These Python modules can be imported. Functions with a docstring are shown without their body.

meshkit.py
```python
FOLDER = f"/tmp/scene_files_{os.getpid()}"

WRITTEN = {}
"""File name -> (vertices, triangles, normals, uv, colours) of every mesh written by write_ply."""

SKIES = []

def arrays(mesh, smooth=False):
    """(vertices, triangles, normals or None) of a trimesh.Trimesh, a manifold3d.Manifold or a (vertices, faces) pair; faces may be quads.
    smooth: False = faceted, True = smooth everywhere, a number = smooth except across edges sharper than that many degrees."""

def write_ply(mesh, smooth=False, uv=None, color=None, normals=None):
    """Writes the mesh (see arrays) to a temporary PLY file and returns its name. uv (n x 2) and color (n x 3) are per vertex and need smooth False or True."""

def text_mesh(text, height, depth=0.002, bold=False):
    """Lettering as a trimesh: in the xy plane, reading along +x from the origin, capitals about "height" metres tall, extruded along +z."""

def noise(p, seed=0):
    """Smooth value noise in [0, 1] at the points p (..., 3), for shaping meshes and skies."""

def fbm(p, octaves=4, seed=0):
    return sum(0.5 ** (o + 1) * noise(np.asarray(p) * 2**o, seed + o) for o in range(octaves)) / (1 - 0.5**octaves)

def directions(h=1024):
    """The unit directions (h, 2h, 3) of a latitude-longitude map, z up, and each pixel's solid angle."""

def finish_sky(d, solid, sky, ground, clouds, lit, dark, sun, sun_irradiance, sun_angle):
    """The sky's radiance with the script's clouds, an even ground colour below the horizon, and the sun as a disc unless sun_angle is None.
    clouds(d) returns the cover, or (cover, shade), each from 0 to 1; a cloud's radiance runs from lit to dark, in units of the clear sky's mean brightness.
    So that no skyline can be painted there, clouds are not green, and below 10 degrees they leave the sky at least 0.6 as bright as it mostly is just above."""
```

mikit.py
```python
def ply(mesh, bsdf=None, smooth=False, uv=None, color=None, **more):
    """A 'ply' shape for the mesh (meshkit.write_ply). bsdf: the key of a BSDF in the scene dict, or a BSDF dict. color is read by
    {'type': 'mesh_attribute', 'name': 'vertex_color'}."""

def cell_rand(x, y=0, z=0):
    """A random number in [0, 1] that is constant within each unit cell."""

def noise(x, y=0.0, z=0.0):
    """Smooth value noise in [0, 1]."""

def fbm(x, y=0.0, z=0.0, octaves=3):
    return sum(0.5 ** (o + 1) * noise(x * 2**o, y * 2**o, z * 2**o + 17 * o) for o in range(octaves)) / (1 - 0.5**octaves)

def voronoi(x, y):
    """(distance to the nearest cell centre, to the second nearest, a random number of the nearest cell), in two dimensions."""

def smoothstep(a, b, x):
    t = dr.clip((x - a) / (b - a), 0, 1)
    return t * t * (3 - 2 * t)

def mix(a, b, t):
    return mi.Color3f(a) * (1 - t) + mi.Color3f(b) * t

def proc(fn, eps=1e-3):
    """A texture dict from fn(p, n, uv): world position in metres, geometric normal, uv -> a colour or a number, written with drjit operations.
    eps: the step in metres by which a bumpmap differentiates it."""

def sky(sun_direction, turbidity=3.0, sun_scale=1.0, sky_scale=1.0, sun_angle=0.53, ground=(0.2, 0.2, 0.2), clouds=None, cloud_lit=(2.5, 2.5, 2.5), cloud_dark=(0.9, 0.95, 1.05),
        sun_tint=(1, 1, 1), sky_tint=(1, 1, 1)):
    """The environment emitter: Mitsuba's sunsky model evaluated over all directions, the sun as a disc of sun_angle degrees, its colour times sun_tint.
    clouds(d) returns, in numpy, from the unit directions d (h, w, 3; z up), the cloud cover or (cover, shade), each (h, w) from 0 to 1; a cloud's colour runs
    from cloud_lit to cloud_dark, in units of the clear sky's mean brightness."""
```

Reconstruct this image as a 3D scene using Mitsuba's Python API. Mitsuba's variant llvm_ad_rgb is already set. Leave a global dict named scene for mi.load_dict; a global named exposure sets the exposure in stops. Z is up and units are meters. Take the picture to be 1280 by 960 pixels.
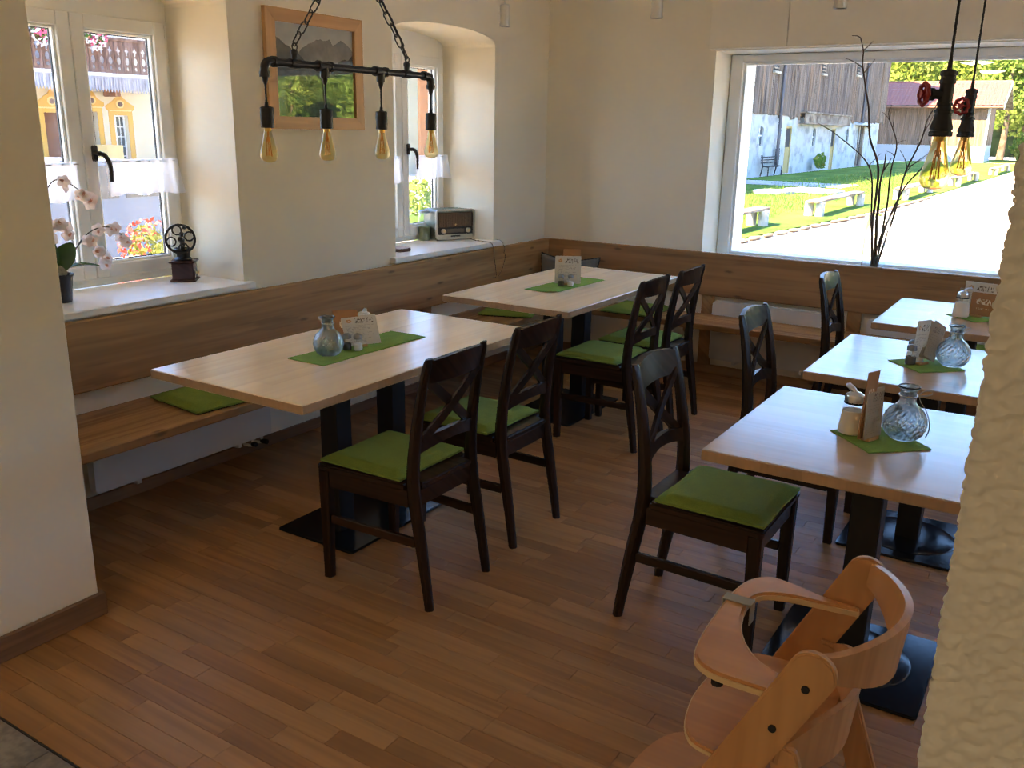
import math
import numpy as np
import trimesh
import drjit as dr
import mitsuba as mi
import mikit
import meshkit
from mikit import proc, noise, fbm, voronoi, cell_rand, smoothstep, mix
from shapely.geometry import Polygon, box as sbox, Point
from shapely.ops import unary_union
from shapely import affinity

T = mi.ScalarTransform4f
scene, labels = {}, {}

# ------------------------------------------------------------------ camera, sky, sun, exposure
CAM = np.array([3.44909, -5.88262, 1.62020])
YAW, PITCH, ROLL, FOCAL = 0.563004, 0.277475, 0.017515, 1115.84


def camera_axes():
    cy, sy, cp, sp = math.cos(YAW), math.sin(YAW), math.cos(PITCH), math.sin(PITCH)
    f = np.array([-sy * cp, cy * cp, -sp])
    r = np.array([cy, sy, 0.0])
    u = np.cross(r, f)
    c, s = math.cos(ROLL), math.sin(ROLL)
    return f, -s * r + c * u


_f, _u = camera_axes()
scene['camera'] = {'type': 'perspective', 'fov': math.degrees(2 * math.atan(640 / FOCAL)), 'fov_axis': 'x', 'near_clip': 0.05, 'far_clip': 2000.0,
                   'to_world': T().look_at(origin=CAM.tolist(), target=(CAM + _f).tolist(), up=_u.tolist())}
SUN = (-0.29, -0.73, 0.62)
scene['sky'] = mikit.sky(SUN, turbidity=2.2, sun_scale=0.95, sky_scale=1.35, sun_tint=(1.08, 1.0, .84), sky_tint=(.90, .98, 1.10), ground=(0.2, 0.2, 0.2))
exposure = 4.95
LAMP = (1.14, .92, .66)         # radiance of the unseen ceiling lamps behind the camera


# ------------------------------------------------------------------ helpers
def numbered(key):
    if not any(k == key or k.startswith(key + '__') for k in scene) and key not in labels:
        return key
    n = 1
    while True:
        k = f'{key}_{n:03d}'
        if k not in labels and not any(q == k or q.startswith(k + '__') for q in scene):
            return k
        n += 1


_used = {}


def fresh(key):
    n = _used.get(key, -1) + 1
    _used[key] = n
    return key if n == 0 else f'{key}_{n:03d}'


def tag(key, label=None, cat=None, group=None, kind=None):
    d = labels.setdefault(key, {})
    for k, v in (('label', label), ('category', cat), ('group', group), ('kind', kind)):
        if v:
            d[k] = v
    return key


def thing(name, label, cat, group=None):
    return tag(fresh(name), label, cat, group)


def structure(name):
    return tag(fresh(name), kind='structure')


def put(name, mesh, bsdf, parent=None, M=None, smooth=False, label=None, kind=None, **kw):
    """one entry of the scene; mesh: a mesh or a finished ply dict"""
    key = fresh(parent + '__' + name if parent else name)
    d = dict(mesh) if isinstance(mesh, dict) else mikit.ply(mesh, bsdf, smooth, **kw)
    if M is not None:
        d['to_world'] = T(M)
    scene[key] = d
    if label or kind:
        tag(key, label, kind=kind)
    return key


def mv(x=0, y=0, z=0, rz=0, s=1.0):
    c, n = math.cos(rz), math.sin(rz)
    return np.array([[c * s, -n * s, 0, x], [n * s, c * s, 0, y], [0, 0, s, z], [0, 0, 0, 1.0]])


def cat(*ms):
    flat = []
    for m in ms:
        flat.extend(m if isinstance(m, (list, tuple)) else [m])
    return trimesh.util.concatenate(flat)


def bx(x0, x1, y0, y1, z0, z1):
    v = np.array([[x, y, z] for x in (x0, x1) for y in (y0, y1) for z in (z0, z1)], float)
    f = np.array([[0, 1, 3], [0, 3, 2], [4, 6, 7], [4, 7, 5], [0, 4, 5], [0, 5, 1], [2, 3, 7], [2, 7, 6], [0, 2, 6], [0, 6, 4], [1, 5, 7], [1, 7, 3]])
    return trimesh.Trimesh(v, f, process=False)


def rb(x0, x1, y0, y1, z0, z1, r=0.003):
    """box with chamfered edges"""
    r = min(r, (x1 - x0) * .45, (y1 - y0) * .45, (z1 - z0) * .45)
    pts = []
    for a in range(3):
        for sx in (0, 1):
            for sy in (0, 1):
                for sz in (0, 1):
                    p = [(x0, x1)[sx], (y0, y1)[sy], (z0, z1)[sz]]
                    for b, s in enumerate((sx, sy, sz)):
                        if b != a:
                            p[b] += r if s == 0 else -r
                    pts.append(p)
    return trimesh.convex.convex_hull(np.array(pts))


def rc(x0, x1, y0, y1):
    return sbox(x0, y0, x1, y1)


def turn(mesh, axis, ang, at=(0, 0, 0)):
    m = mesh.copy()
    m.apply_transform(trimesh.transformations.rotation_matrix(ang, axis, at))
    return m


def shift(mesh, x=0, y=0, z=0):
    m = mesh.copy()
    m.apply_translation([x, y, z])
    return m


def tube(path, r, n=10, closed=False):
    """swept round tube; r a number or one per point"""
    P = np.asarray(path, float)
    k = len(P)
    r = np.broadcast_to(np.asarray(r, float), (k,))
    if closed:
        d = np.roll(P, -1, 0) - np.roll(P, 1, 0)
    else:
        d = np.gradient(P, axis=0)
    d /= np.linalg.norm(d, axis=1, keepdims=True) + 1e-12
    a = np.cross(d[0], [0, 0, 1.0])
    if np.linalg.norm(a) < .1:
        a = np.cross(d[0], [1.0, 0, 0])
    v, f = [], []
    th = np.arange(n) / n * 2 * np.pi
    for i in range(k):
        a = a - d[i] * (a @ d[i])
        a /= np.linalg.norm(a)
        b = np.cross(d[i], a)
        v.append(P[i] + r[i] * (np.cos(th)[:, None] * a + np.sin(th)[:, None] * b))
    v = np.vstack(v)
    for i in range(k if closed else k - 1):
        j = (i + 1) % k
        for q in range(n):
            w = (q + 1) % n
            f += [[i * n + q, i * n + w, j * n + w], [i * n + q, j * n + w, j * n + q]]
    if not closed:
        c0, c1 = len(v), len(v) + 1
        v = np.vstack([v, P[:1], P[-1:]])
        for q in range(n):
            w = (q + 1) % n
            f += [[c0, w, q], [c1, (k - 1) * n + q, (k - 1) * n + w]]
    return trimesh.Trimesh(v, np.array(f), process=False)


def cyl(p0, p1, r, n=20):
    return tube([p0, p1], r, n)


def lathe(profile, n=32, at=(0, 0, 0)):
    """profile: (radius, z) from bottom to top; radius 0 closes it"""
    pr = np.asarray(profile, float)
    th = np.arange(n) / n * 2 * np.pi
    v, idx = [], []
    for r, z in pr:
        if r < 1e-9:
            idx.append([len(v)] * n)
            v.append([0, 0, z])
        else:
            idx.append(list(range(len(v), len(v) + n)))
            v += [[r * math.cos(t), r * math.sin(t), z] for t in th]
    f = []
    for i in range(len(pr) - 1):
        a, b = idx[i], idx[i + 1]
        for q in range(n):
            w = (q + 1) % n
            if a[q] != a[w]:
                f.append([a[q], a[w], b[w]])
            if b[q] != b[w]:
                f.append([a[q], b[w], b[q]])
    m = trimesh.Trimesh(np.array(v, float), np.array(f), process=False)
    m.apply_translation(at)
    return m


def ext(poly, z0, z1):
    m = []
    for g in getattr(poly, 'geoms', [poly]):
        e = trimesh.creation.extrude_polygon(g, z1 - z0, engine='earcut')
        e.apply_translation([0, 0, z0])
        m.append(e)
    return cat(m)


def ext_x(poly, x0, x1):
    """polygon in (y, z) extruded along x"""
    m = ext(poly, x0, x1)
    v = m.vertices
    return trimesh.Trimesh(np.stack([v[:, 2], v[:, 0], v[:, 1]], 1), m.faces, process=False)


def ext_y(poly, y0, y1):
    """polygon in (x, z) extruded along y"""
    m = ext(poly, -y1, -y0)
    v = m.vertices
    return trimesh.Trimesh(np.stack([v[:, 0], -v[:, 2], v[:, 1]], 1), m.faces, process=False)


def soft_ext(poly, z0, z1, r=.002):
    """extrusion with a small chamfer at top and bottom"""
    inner = poly.buffer(-r)
    if inner.is_empty or inner.geom_type != 'Polygon':
        return ext(poly, z0, z1)
    import manifold3d as m3
    def cs(p):
        return m3.CrossSection([np.asarray(p.exterior.coords)[:-1]] + [np.asarray(i.coords)[:-1] for i in p.interiors], m3.FillRule.EvenOdd)
    mid = m3.Manifold.extrude(cs(poly), z1 - z0 - 2 * r).translate([0, 0, z0 + r])
    full = m3.Manifold.extrude(cs(inner), z1 - z0).translate([0, 0, z0])
    u = (mid + full).to_mesh()
    return trimesh.Trimesh(u.vert_properties[:, :3], u.tri_verts, process=False)


def bezier(pts, n=12):
    """Catmull-Rom through the points"""
    P = np.asarray(pts, float)
    Q = np.vstack([2 * P[0] - P[1], P, 2 * P[-1] - P[-2]])
    out = []
    for i in range(1, len(Q) - 2):
        for t in np.linspace(0, 1, n, endpoint=False):
            a, b, c, d = Q[i - 1], Q[i], Q[i + 1], Q[i + 2]
            out.append(.5 * ((2 * b) + (c - a) * t + (2 * a - 5 * b + 4 * c - d) * t * t + (3 * b - a - 3 * c + d) * t ** 3))
    out.append(P[-1])
    return np.array(out)


def ribbon(path, up, width, thick):
    """a flat band following path; up: its width direction (one vector or one per point), width may vary"""
    P = np.asarray(path, float)
    k = len(P)
    up = np.broadcast_to(np.asarray(up, float), (k, 3))
    width = np.broadcast_to(np.asarray(width, float), (k,))
    d = np.gradient(P, axis=0)
    d /= np.linalg.norm(d, axis=1, keepdims=True)
    nrm = np.cross(d, up)
    nrm /= np.linalg.norm(nrm, axis=1, keepdims=True)
    v = []
    for i in range(k):
        for s, t in ((-.5, -.5), (.5, -.5), (.5, .5), (-.5, .5)):
            v.append(P[i] + up[i] * width[i] * s + nrm[i] * thick * t)
    f = []
    for i in range(k - 1):
        for q in range(4):
            w = (q + 1) % 4
            a, b, c, e = i * 4 + q, i * 4 + w, i * 4 + 4 + w, i * 4 + 4 + q
            f += [[a, b, c], [a, c, e]]
    f += [[0, 2, 1], [0, 3, 2]]
    o = (k - 1) * 4
    f += [[o, o + 1, o + 2], [o, o + 2, o + 3]]
    m = trimesh.Trimesh(np.array(v), np.array(f), process=False)
    m.fix_normals()
    return m


def grid_mesh(fn, nu, nv):
    """surface fn(u, v) -> (x, y, z) over the unit square"""
    u, v = np.meshgrid(np.linspace(0, 1, nu), np.linspace(0, 1, nv), indexing='ij')
    p = np.stack(fn(u, v), -1).reshape(-1, 3)
    i = np.arange(nu * nv).reshape(nu, nv)
    a, b, c, d = i[:-1, :-1].ravel(), i[1:, :-1].ravel(), i[1:, 1:].ravel(), i[:-1, 1:].ravel()
    return trimesh.Trimesh(p, np.vstack([np.stack([a, b, c], 1), np.stack([a, c, d], 1)]), process=False)


# ------------------------------------------------------------------ materials
def tw(d):
    return {'type': 'twosided', 'bsdf': d}


def rgb(*c):
    return {'type': 'rgb', 'value': list(c)}


def pr(color, rough=.5, spec=.5, **kw):
    return {'type': 'principled', 'base_color': rgb(*color) if isinstance(color, tuple) else color, 'roughness': rough, 'specular': spec, **kw}


def plain(name, color, rough=.5, spec=.5, **kw):
    scene[name] = tw(pr(color, rough, spec, **kw))
    return name


def bumped(name, d, fn, scale=1.0, eps=1e-3):
    scene[name] = tw({'type': 'bumpmap', 'arbitrary': {**proc(fn, eps)}, 'scale': scale, 'bsdf': d})
    return name


def wood(name, dark, light, axis, rough=.45, spec=.5, fine=90., long=3., knots=0.0, seed=0.0, boards=0.0, tone=0.0, **kw):
    """grain running along one world axis: streaks, slow tone changes, boards of their own tone and a few knots"""
    def fn(p, n, uv):
        q = [p.x, p.y, p.z]
        a = q[axis]
        b, c = [q[i] for i in range(3) if i != axis]
        t = b + c * 1.07
        if boards:
            k = dr.floor(t / boards)
            off = cell_rand(k, 3 + seed) * 9.0
            la = dr.floor((a + off) / .55)
            tint = cell_rand(k, la, 7)
        else:
            off, tint = 0.0, 0.5
        wob = fbm(a * 1.3 + off, t * 5 + seed, 0.0, octaves=2)
        g = fbm(a * long + off, (t + wob * .03) * fine, seed, octaves=3)
        s = noise(a * 1.1 + off * 2, (t + wob * .05) * 14, 5 + seed)
        m = dr.clip(.55 * g + .45 * s, 0, 1)
        col = mix(dark, light, smoothstep(.2, .8, m))
        if boards:
            col = col * (1 - tone * .5 + tone * tint)
        if knots:
            d1, d2, r = voronoi(a * 1.7 + seed, t * 5.5 + seed)
            kn = smoothstep(.075, .015, d1) * dr.select(r > .45, 1.0, 0.0) * knots
            col = col * (1 - .6 * kn)
            fl = smoothstep(.64, .76, fbm(a * 3.2 + 40, t * 34 + seed, 2.0)) * .22 * knots
            col = col * (1 - fl)
        return col
    scene[name] = tw({**pr(proc(fn), rough, spec), **kw})
    return name


def plaster(name, color, amount, size, eps=1e-3, rough=.9, tint=.05):
    def hgt(p, n, uv):
        return fbm(p.x / size, p.y / size, p.z / size, octaves=3)
    def colr(p, n, uv):
        return mi.Color3f(*color) * (1 - tint + 2 * tint * fbm(p.x * 1.7 + 3, p.y * 1.7, p.z * 1.7, octaves=3))
    scene[name] = tw({'type': 'bumpmap', 'arbitrary': proc(hgt, eps), 'scale': amount, 'bsdf': pr(proc(colr), rough, .2)})
    return name


WALL = (.80, .728, .572)
plaster('m_wall', WALL, .0012, .012, 2e-3)
plaster('m_pillar', (.72, .68, .60), .0022, .0065, 8e-4)
plaster('m_ceiling', (.80, .78, .73), .0008, .02, 2e-3)
plain('m_white', (.80, .79, .745), .4)
plain('m_sill', (.82, .80, .76), .22)
plain('m_radiator', (.66, .63, .56), .4)
plain('m_gasket', (.05, .05, .05), .6)
plain('m_handle', (.016, .012, .010), .3)
plain('m_black', (.012, .012, .013), .28)
plain('m_column', (.008, .008, .009), .45)
plain('m_plate', (.006, .007, .009), .16)
plain('m_pipe', (.022, .021, .020), .38, metallic=.3)
plain('m_socket', (.012, .011, .011), .5)
plain('m_red', (.30, .018, .014), .4)
plain('m_steel', (.62, .60, .56), .22, metallic=1.0)
plain('m_chrome', (.80, .80, .80), .08, metallic=1.0)
plain('m_cap', (.28, .27, .26), .3, metallic=1.0)
plain('m_brass', (.75, .55, .25), .3, metallic=1.0)
plain('m_copper', (.75, .38, .12), .45)
scene['m_glass'] = {'type': 'thindielectric', 'int_ior': 1.5}
scene['m_pane'] = {'type': 'thindielectric', 'int_ior': 1.5}
scene['m_bulb'] = {'type': 'dielectric', 'int_ior': 1.5, 'specular_transmittance': rgb(.985, .92, .74)}
scene['m_cut_glass'] = {'type': 'roughdielectric', 'int_ior': 1.5, 'alpha': .05, 'specular_transmittance': rgb(.86, .88, .88)}
scene['m_solid_glass'] = {'type': 'dielectric', 'int_ior': 1.5, 'specular_transmittance': rgb(.97, .985, .99)}
plain('m_salt', (.86, .84, .80), .8)
plain('m_pepper', (.045, .032, .022), .8)
plain('m_sugar', (.78, .68, .52), .8)
plain('m_tie', (.42, .40, .35), .7)

wood('m_oak', (.30, .155, .052), (.42, .235, .088), 1, .5, fine=60, long=2.2, knots=.8, seed=2)
wood('m_oak_x', (.27, .135, .048), (.38, .205, .078), 0, .5, fine=60, long=2.2, knots=.8, seed=5)
wood('m_oak_seat', (.27, .13, .045), (.45, .25, .095), 1, .4, fine=55, long=2.0, knots=.8, seed=7)
wood('m_oak_seat_x', (.27, .13, .045), (.45, .25, .095), 0, .4, fine=55, long=2.0, knots=.6, seed=9)
wood('m_skirting', (.16, .085, .038), (.27, .15, .07), 1, .45, fine=70, seed=11)
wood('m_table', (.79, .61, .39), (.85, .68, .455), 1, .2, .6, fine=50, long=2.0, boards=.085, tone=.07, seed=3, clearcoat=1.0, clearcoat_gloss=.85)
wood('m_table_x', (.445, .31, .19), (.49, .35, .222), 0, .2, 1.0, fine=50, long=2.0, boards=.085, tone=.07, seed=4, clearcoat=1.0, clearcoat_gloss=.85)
def edge_grain_and_shade(p, n, uv):  # oiled edge grain, painted browner for shade on the sides too
    q = p.x + p.y * 1.013
    k = cell_rand(dr.floor(q / .115), 3, 1)
    g = fbm(q * 120, p.z * 14, 2.0, octaves=2)
    return mix((.42, .255, .135), (.56, .36, .20), dr.clip(.55 * k + .45 * g, 0, 1))


scene['m_table_edge'] = tw(pr(proc(edge_grain_and_shade), .4, .5))
wood('m_chair', (.009, .0036, .0020), (.027, .0105, .0052), 2, .34, .45, fine=70, long=4, seed=6)
wood('m_chair_x', (.009, .0036, .0020), (.031, .012, .0058), 0, .32, .45, fine=60, long=4, seed=8, clearcoat=.2, clearcoat_gloss=.8)
wood('m_beech', (.46, .215, .078), (.56, .285, .11), 2, .32, .5, fine=55, long=3, seed=12)
wood('m_beech_flat', (.50, .225, .072), (.60, .295, .105), 0, .32, .5, fine=55, long=3, seed=13)
wood('m_frame_wood', (.50, .26, .095), (.62, .35, .145), 1, .4, fine=50, seed=14)
wood('m_frame_wood_up', (.50, .26, .095), (.62, .35, .145), 2, .4, fine=50, seed=15)
FLOOR_TONES = []
for i, (a, b, c) in enumerate(((.400, .205, .072), (.365, .183, .062), (.435, .228, .083), (.378, .185, .061), (.412, .222, .083), (.342, .168, .057))):
    FLOOR_TONES.append(wood(f'm_floor_{i}', (a * .78, b * .76, c * .74), (a * 1.10, b * 1.10, c * 1.10), 0, .42, .4, fine=75, long=2.6, seed=20 + i * 3.7))


def felt(name, c):
    def fn(p, n, uv):
        return mi.Color3f(*c) * (.82 + .36 * fbm(p.x * 420, p.y * 420, p.z * 420, octaves=2)) * (.94 + .12 * noise(p.x * 40, p.y * 40, p.z * 40))
    def hg(p, n, uv):
        return fbm(p.x * 500, p.y * 500, p.z * 500, octaves=2)
    scene[name] = tw({'type': 'bumpmap', 'arbitrary': proc(hg, 5e-4), 'scale': .0008, 'bsdf': pr(proc(fn), .95, .15, sheen=.3)})


felt('m_felt', (.205, .285, .055))
felt('m_felt_mat', (.20, .32, .06))
felt('m_felt_dark', (.028, .030, .034))
felt('m_cushion_grey', (.16, .16, .15))
felt('m_cushion_blue', (.30, .34, .42))
# ------------------------------------------------------------------ the room: floor
FLOOR_Y0, TILE = -4.815, .60
put('floor', bx(-.5, 6.6, -10.0, 0.5, -.20, -.012), plain('m_subfloor', (.05, .03, .018), .9))
tag('floor', kind='structure')
_rng = np.random.default_rng(7)


def plank_mesh(L, W=.0696, g=.0004, c=.0007):
    """one parquet strip, top edges chamfered, top at z = 0"""
    x0, x1, y0, y1 = g, L - g, g, W
    v = [[x0, y0, -.011], [x1, y0, -.011], [x1, y1, -.011], [x0, y1, -.011],
         [x0, y0, -c], [x1, y0, -c], [x1, y1, -c], [x0, y1, -c],
         [x0 + c, y0 + c, 0], [x1 - c, y0 + c, 0], [x1 - c, y1 - c, 0], [x0 + c, y1 - c, 0]]
    f = []
    for a, b in ((0, 4), (4, 8)):
        for q in range(4):
            w = (q + 1) % 4
            f += [[a + q, a + w, b + w], [a + q, b + w, b + q]]
    f += [[8, 9, 10], [8, 10, 11]]
    return trimesh.Trimesh(np.array(v, float), np.array(f), process=False)


PL = [.30, .36, .42, .48, .54]
PLM = [plank_mesh(L) for L in PL]
PLD = [[mikit.ply(m, t) for t in FLOOR_TONES] for m in PLM]
_strips = []
row = 0
while FLOOR_Y0 + row * .07 < -.02:
    x = -.02 - _rng.random() * .3
    y = FLOOR_Y0 + row * .07
    while x < 6.5:
        k, t = int(_rng.integers(0, 5)), int(_rng.integers(0, 6))
        _strips.append((x, y, k, t))
        x += PL[k]
    row += 1


def in_view(p):
    d = np.asarray(p) - CAM
    r = np.cross(_f, _u)
    z = d @ _f
    return z > .2 and abs(d @ r / z) < 640 / FOCAL * 1.03 and abs(d @ _u / z) < 480 / FOCAL * 1.03


_seen = []
for s in _strips:
    c = np.array([s[0] + PL[s[2]] / 2, s[1] + .035, 0])
    near = in_view(c) and s[0] < 3.45 and c[0] > .45
    _seen.append((np.linalg.norm(c - CAM) if near else 99 + np.linalg.norm(c - CAM)))
_order = np.argsort(_seen)
_rest = [[] for _ in FLOOR_TONES]
for rank, i in enumerate(_order):
    x, y, k, t = _strips[i]
    if rank < 298 and _seen[i] < 90:
        put('plank', PLD[k][t], None, 'floor', mv(x, y, 0))
    else:
        _rest[t].append(shift(PLM[k], x, y, 0))
for t, ms in enumerate(_rest):
    put('far_planks', cat(ms), FLOOR_TONES[t], 'floor', kind='stuff')


# grey stone tiles of the neighbouring floor
def stone(p, n, uv):
    a = fbm(p.x * 9, p.y * 9, 1.0, octaves=4)
    b = fbm(p.x * 60, p.y * 60, 4.0, octaves=3)
    return mix((.17, .15, .125), (.30, .27, .225), smoothstep(.25, .75, .6 * a + .4 * b))


scene['m_tile'] = tw(pr(proc(stone), .42, .5))
plain('m_grout', (.16, .14, .12), .9)
put('tile_bed', bx(.0, 6.5, -10.0, FLOOR_Y0 - .006, -.012, -.004), 'm_grout', 'floor')
put('edge_strip', bx(.0, 6.5, FLOOR_Y0 - .006, FLOOR_Y0 - .0005, -.012, -.001), plain('m_edge', (.03, .022, .015), .6), 'floor')
TD = mikit.ply(rb(.0015, TILE - .0015, .0015, TILE - .0015, -.008, 0, .0015), 'm_tile')
for i in range(-3, 9):
    for j in range(9):
        x0, y0 = 1.337 + i * TILE, FLOOR_Y0 - .006 - (j + 1) * TILE
        if x0 > -.6 and x0 + TILE < 6.6 and y0 > -10.1:
            put('tile', TD, None, 'floor', mv(x0, y0, 0))

# ------------------------------------------------------------------ walls
CEIL = 2.62


def niche(y0, y1, z0, zs, rise):
    """opening with a flat segmental arch, in (y, z)"""
    a = np.linspace(0, math.pi, 25)
    top = [((y0 + y1) / 2 + (y1 - y0) / 2 * math.cos(t), zs + rise * math.sin(t) ** .8) for t in a]
    return Polygon([(y0, z0), (y1, z0)] + top)


N1 = niche(-3.955, -2.905, .845, 2.150, .085)
N2 = niche(-1.745, -.695, .845, 2.140, .085)
put('wall_left', ext_x(rc(-4.6, .45, -.02, CEIL).difference(unary_union([N1, N2])), -.5, 0), 'm_wall')
tag('wall_left', kind='structure')
put('wall_left_pier', rb(-.5, .815, -10.0, -4.325, -.02, CEIL, .004), 'm_wall')
tag('wall_left_pier', kind='structure')
OPEN3 = rc(1.255, 4.40, .775, 2.132)
put('wall_back', ext_y(rc(-.5, 6.6, -.02, CEIL).difference(OPEN3), 0, .55), 'm_wall')
tag('wall_back', kind='structure')
put('ceiling', bx(-.5, 6.6, -10.2, .42, CEIL, CEIL + .12), 'm_ceiling')
tag('ceiling', kind='structure')
put('wall_right', ext_x(rc(-10, .42, -.02, CEIL).difference(rc(-3.15, -.45, 1.38, 2.42)), 6.5, 6.8), 'm_wall')
tag('wall_right', kind='structure')
put('wall_front', ext_y(rc(-.5, 6.8, -.02, CEIL), -10.2, -10.0), 'm_wall')
tag('wall_front', kind='structure')
put('roof', bx(-1.7, 8.2, -11.5, 1.2, CEIL + .25, CEIL + .45), plain('m_unseen_roof', (.25, .20, .16), .8))  # out of view; overhang placed to keep direct sun off the windows
tag('roof', kind='structure')


# rough plastered pillar at the right of the picture: displaced so that its edge is uneven too
def pillar():
    x0, x1, y0, y1 = 3.392, 4.35, -5.0, -4.76
    R = .012
    prof = [(x0, y1)] + [(x0, y0 + R)] + [(x0 + R - R * math.cos(t), y0 + R - R * math.sin(t)) for t in np.linspace(0, math.pi / 2, 6)[1:]]
    fine_x = np.arange(x0 + R + .0029, x0 + .50, .0029)
    prof += [(x, y0) for x in fine_x] + [(x1, y0), (x1, y1)]
    prof = np.array(prof)
    back = np.linspace(y1, y0 + R, 8)[1:-1]
    prof = np.vstack([prof[:1], [(x0, b) for b in back], prof[1:]])
    zs = np.arange(.60, 2.0, .0029)
    zs = np.concatenate([[-.02, .3], zs, [2.3, CEIL]])
    P = np.array([[[x, y, z] for z in zs] for x, y in prof])
    h = np.clip((meshkit.fbm(P / .0075, 2, 3) - .36) / .26, 0, 1)
    h = h * h * (3 - 2 * h)
    h2 = meshkit.fbm(P / .03, 2, 9) - .5
    amt = .0042 * (h - .5) + .0030 * h2
    nx = np.where(prof[:, 0] <= x0 + 1e-6, -1.0, np.where(prof[:, 0] < x0 + R, -.7, 0.0))
    ny = np.where(prof[:, 1] <= y0 + 1e-6, -1.0, np.where((prof[:, 1] < y0 + R), -.7, 0.0))
    P[..., 0] += amt * nx[:, None]
    P[..., 1] += amt * ny[:, None]
    nu, nv = P.shape[:2]
    i = np.arange(nu * nv).reshape(nu, nv)
    a, b, c, d = i[:-1, :-1].ravel(), i[1:, :-1].ravel(), i[1:, 1:].ravel(), i[:-1, 1:].ravel()
    return trimesh.Trimesh(P.reshape(-1, 3), np.vstack([np.stack([a, b, c], 1), np.stack([a, c, d], 1)]), process=False)


plain('m_pillar_paint', (.66, .615, .52), .9, .2)
put('wall_pillar', cat(pillar(), bx(3.41, 4.34, -4.98, -4.765, -.01, CEIL - .01)), 'm_pillar_paint', smooth=True)
tag('wall_pillar', kind='structure')
# skirting boards
put('baseboard_left', rb(.0, .016, -4.32, -.02, 0, .058, .002), 'm_skirting')
put('baseboard_back', rb(.017, 6.5, -.016, 0, 0, .058, .002), 'm_oak_x')
put('baseboard_pier', cat(rb(.815, .834, -4.815, -4.308, 0, .083, .003), rb(.02, .834, -4.325, -4.308, 0, .083, .003)), 'm_skirting')
for k in ('baseboard_left', 'baseboard_back', 'baseboard_pier'):
    tag(k, kind='structure')
# lintel cover above the big window, two boards with a seam
structure('trim_1')
put('panel', rb(1.221, 1.7185, -.05, -.0005, 2.139, CEIL - .001, .002), 'm_wall', 'trim_1')
put('panel', rb(1.7205, 4.42, -.05, -.0005, 2.139, CEIL - .001, .002), 'm_wall', 'trim_1')

# ------------------------------------------------------------------ the two casement windows of the left wall
FX0, FX1 = -.475, -.425          # frame depth


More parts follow.
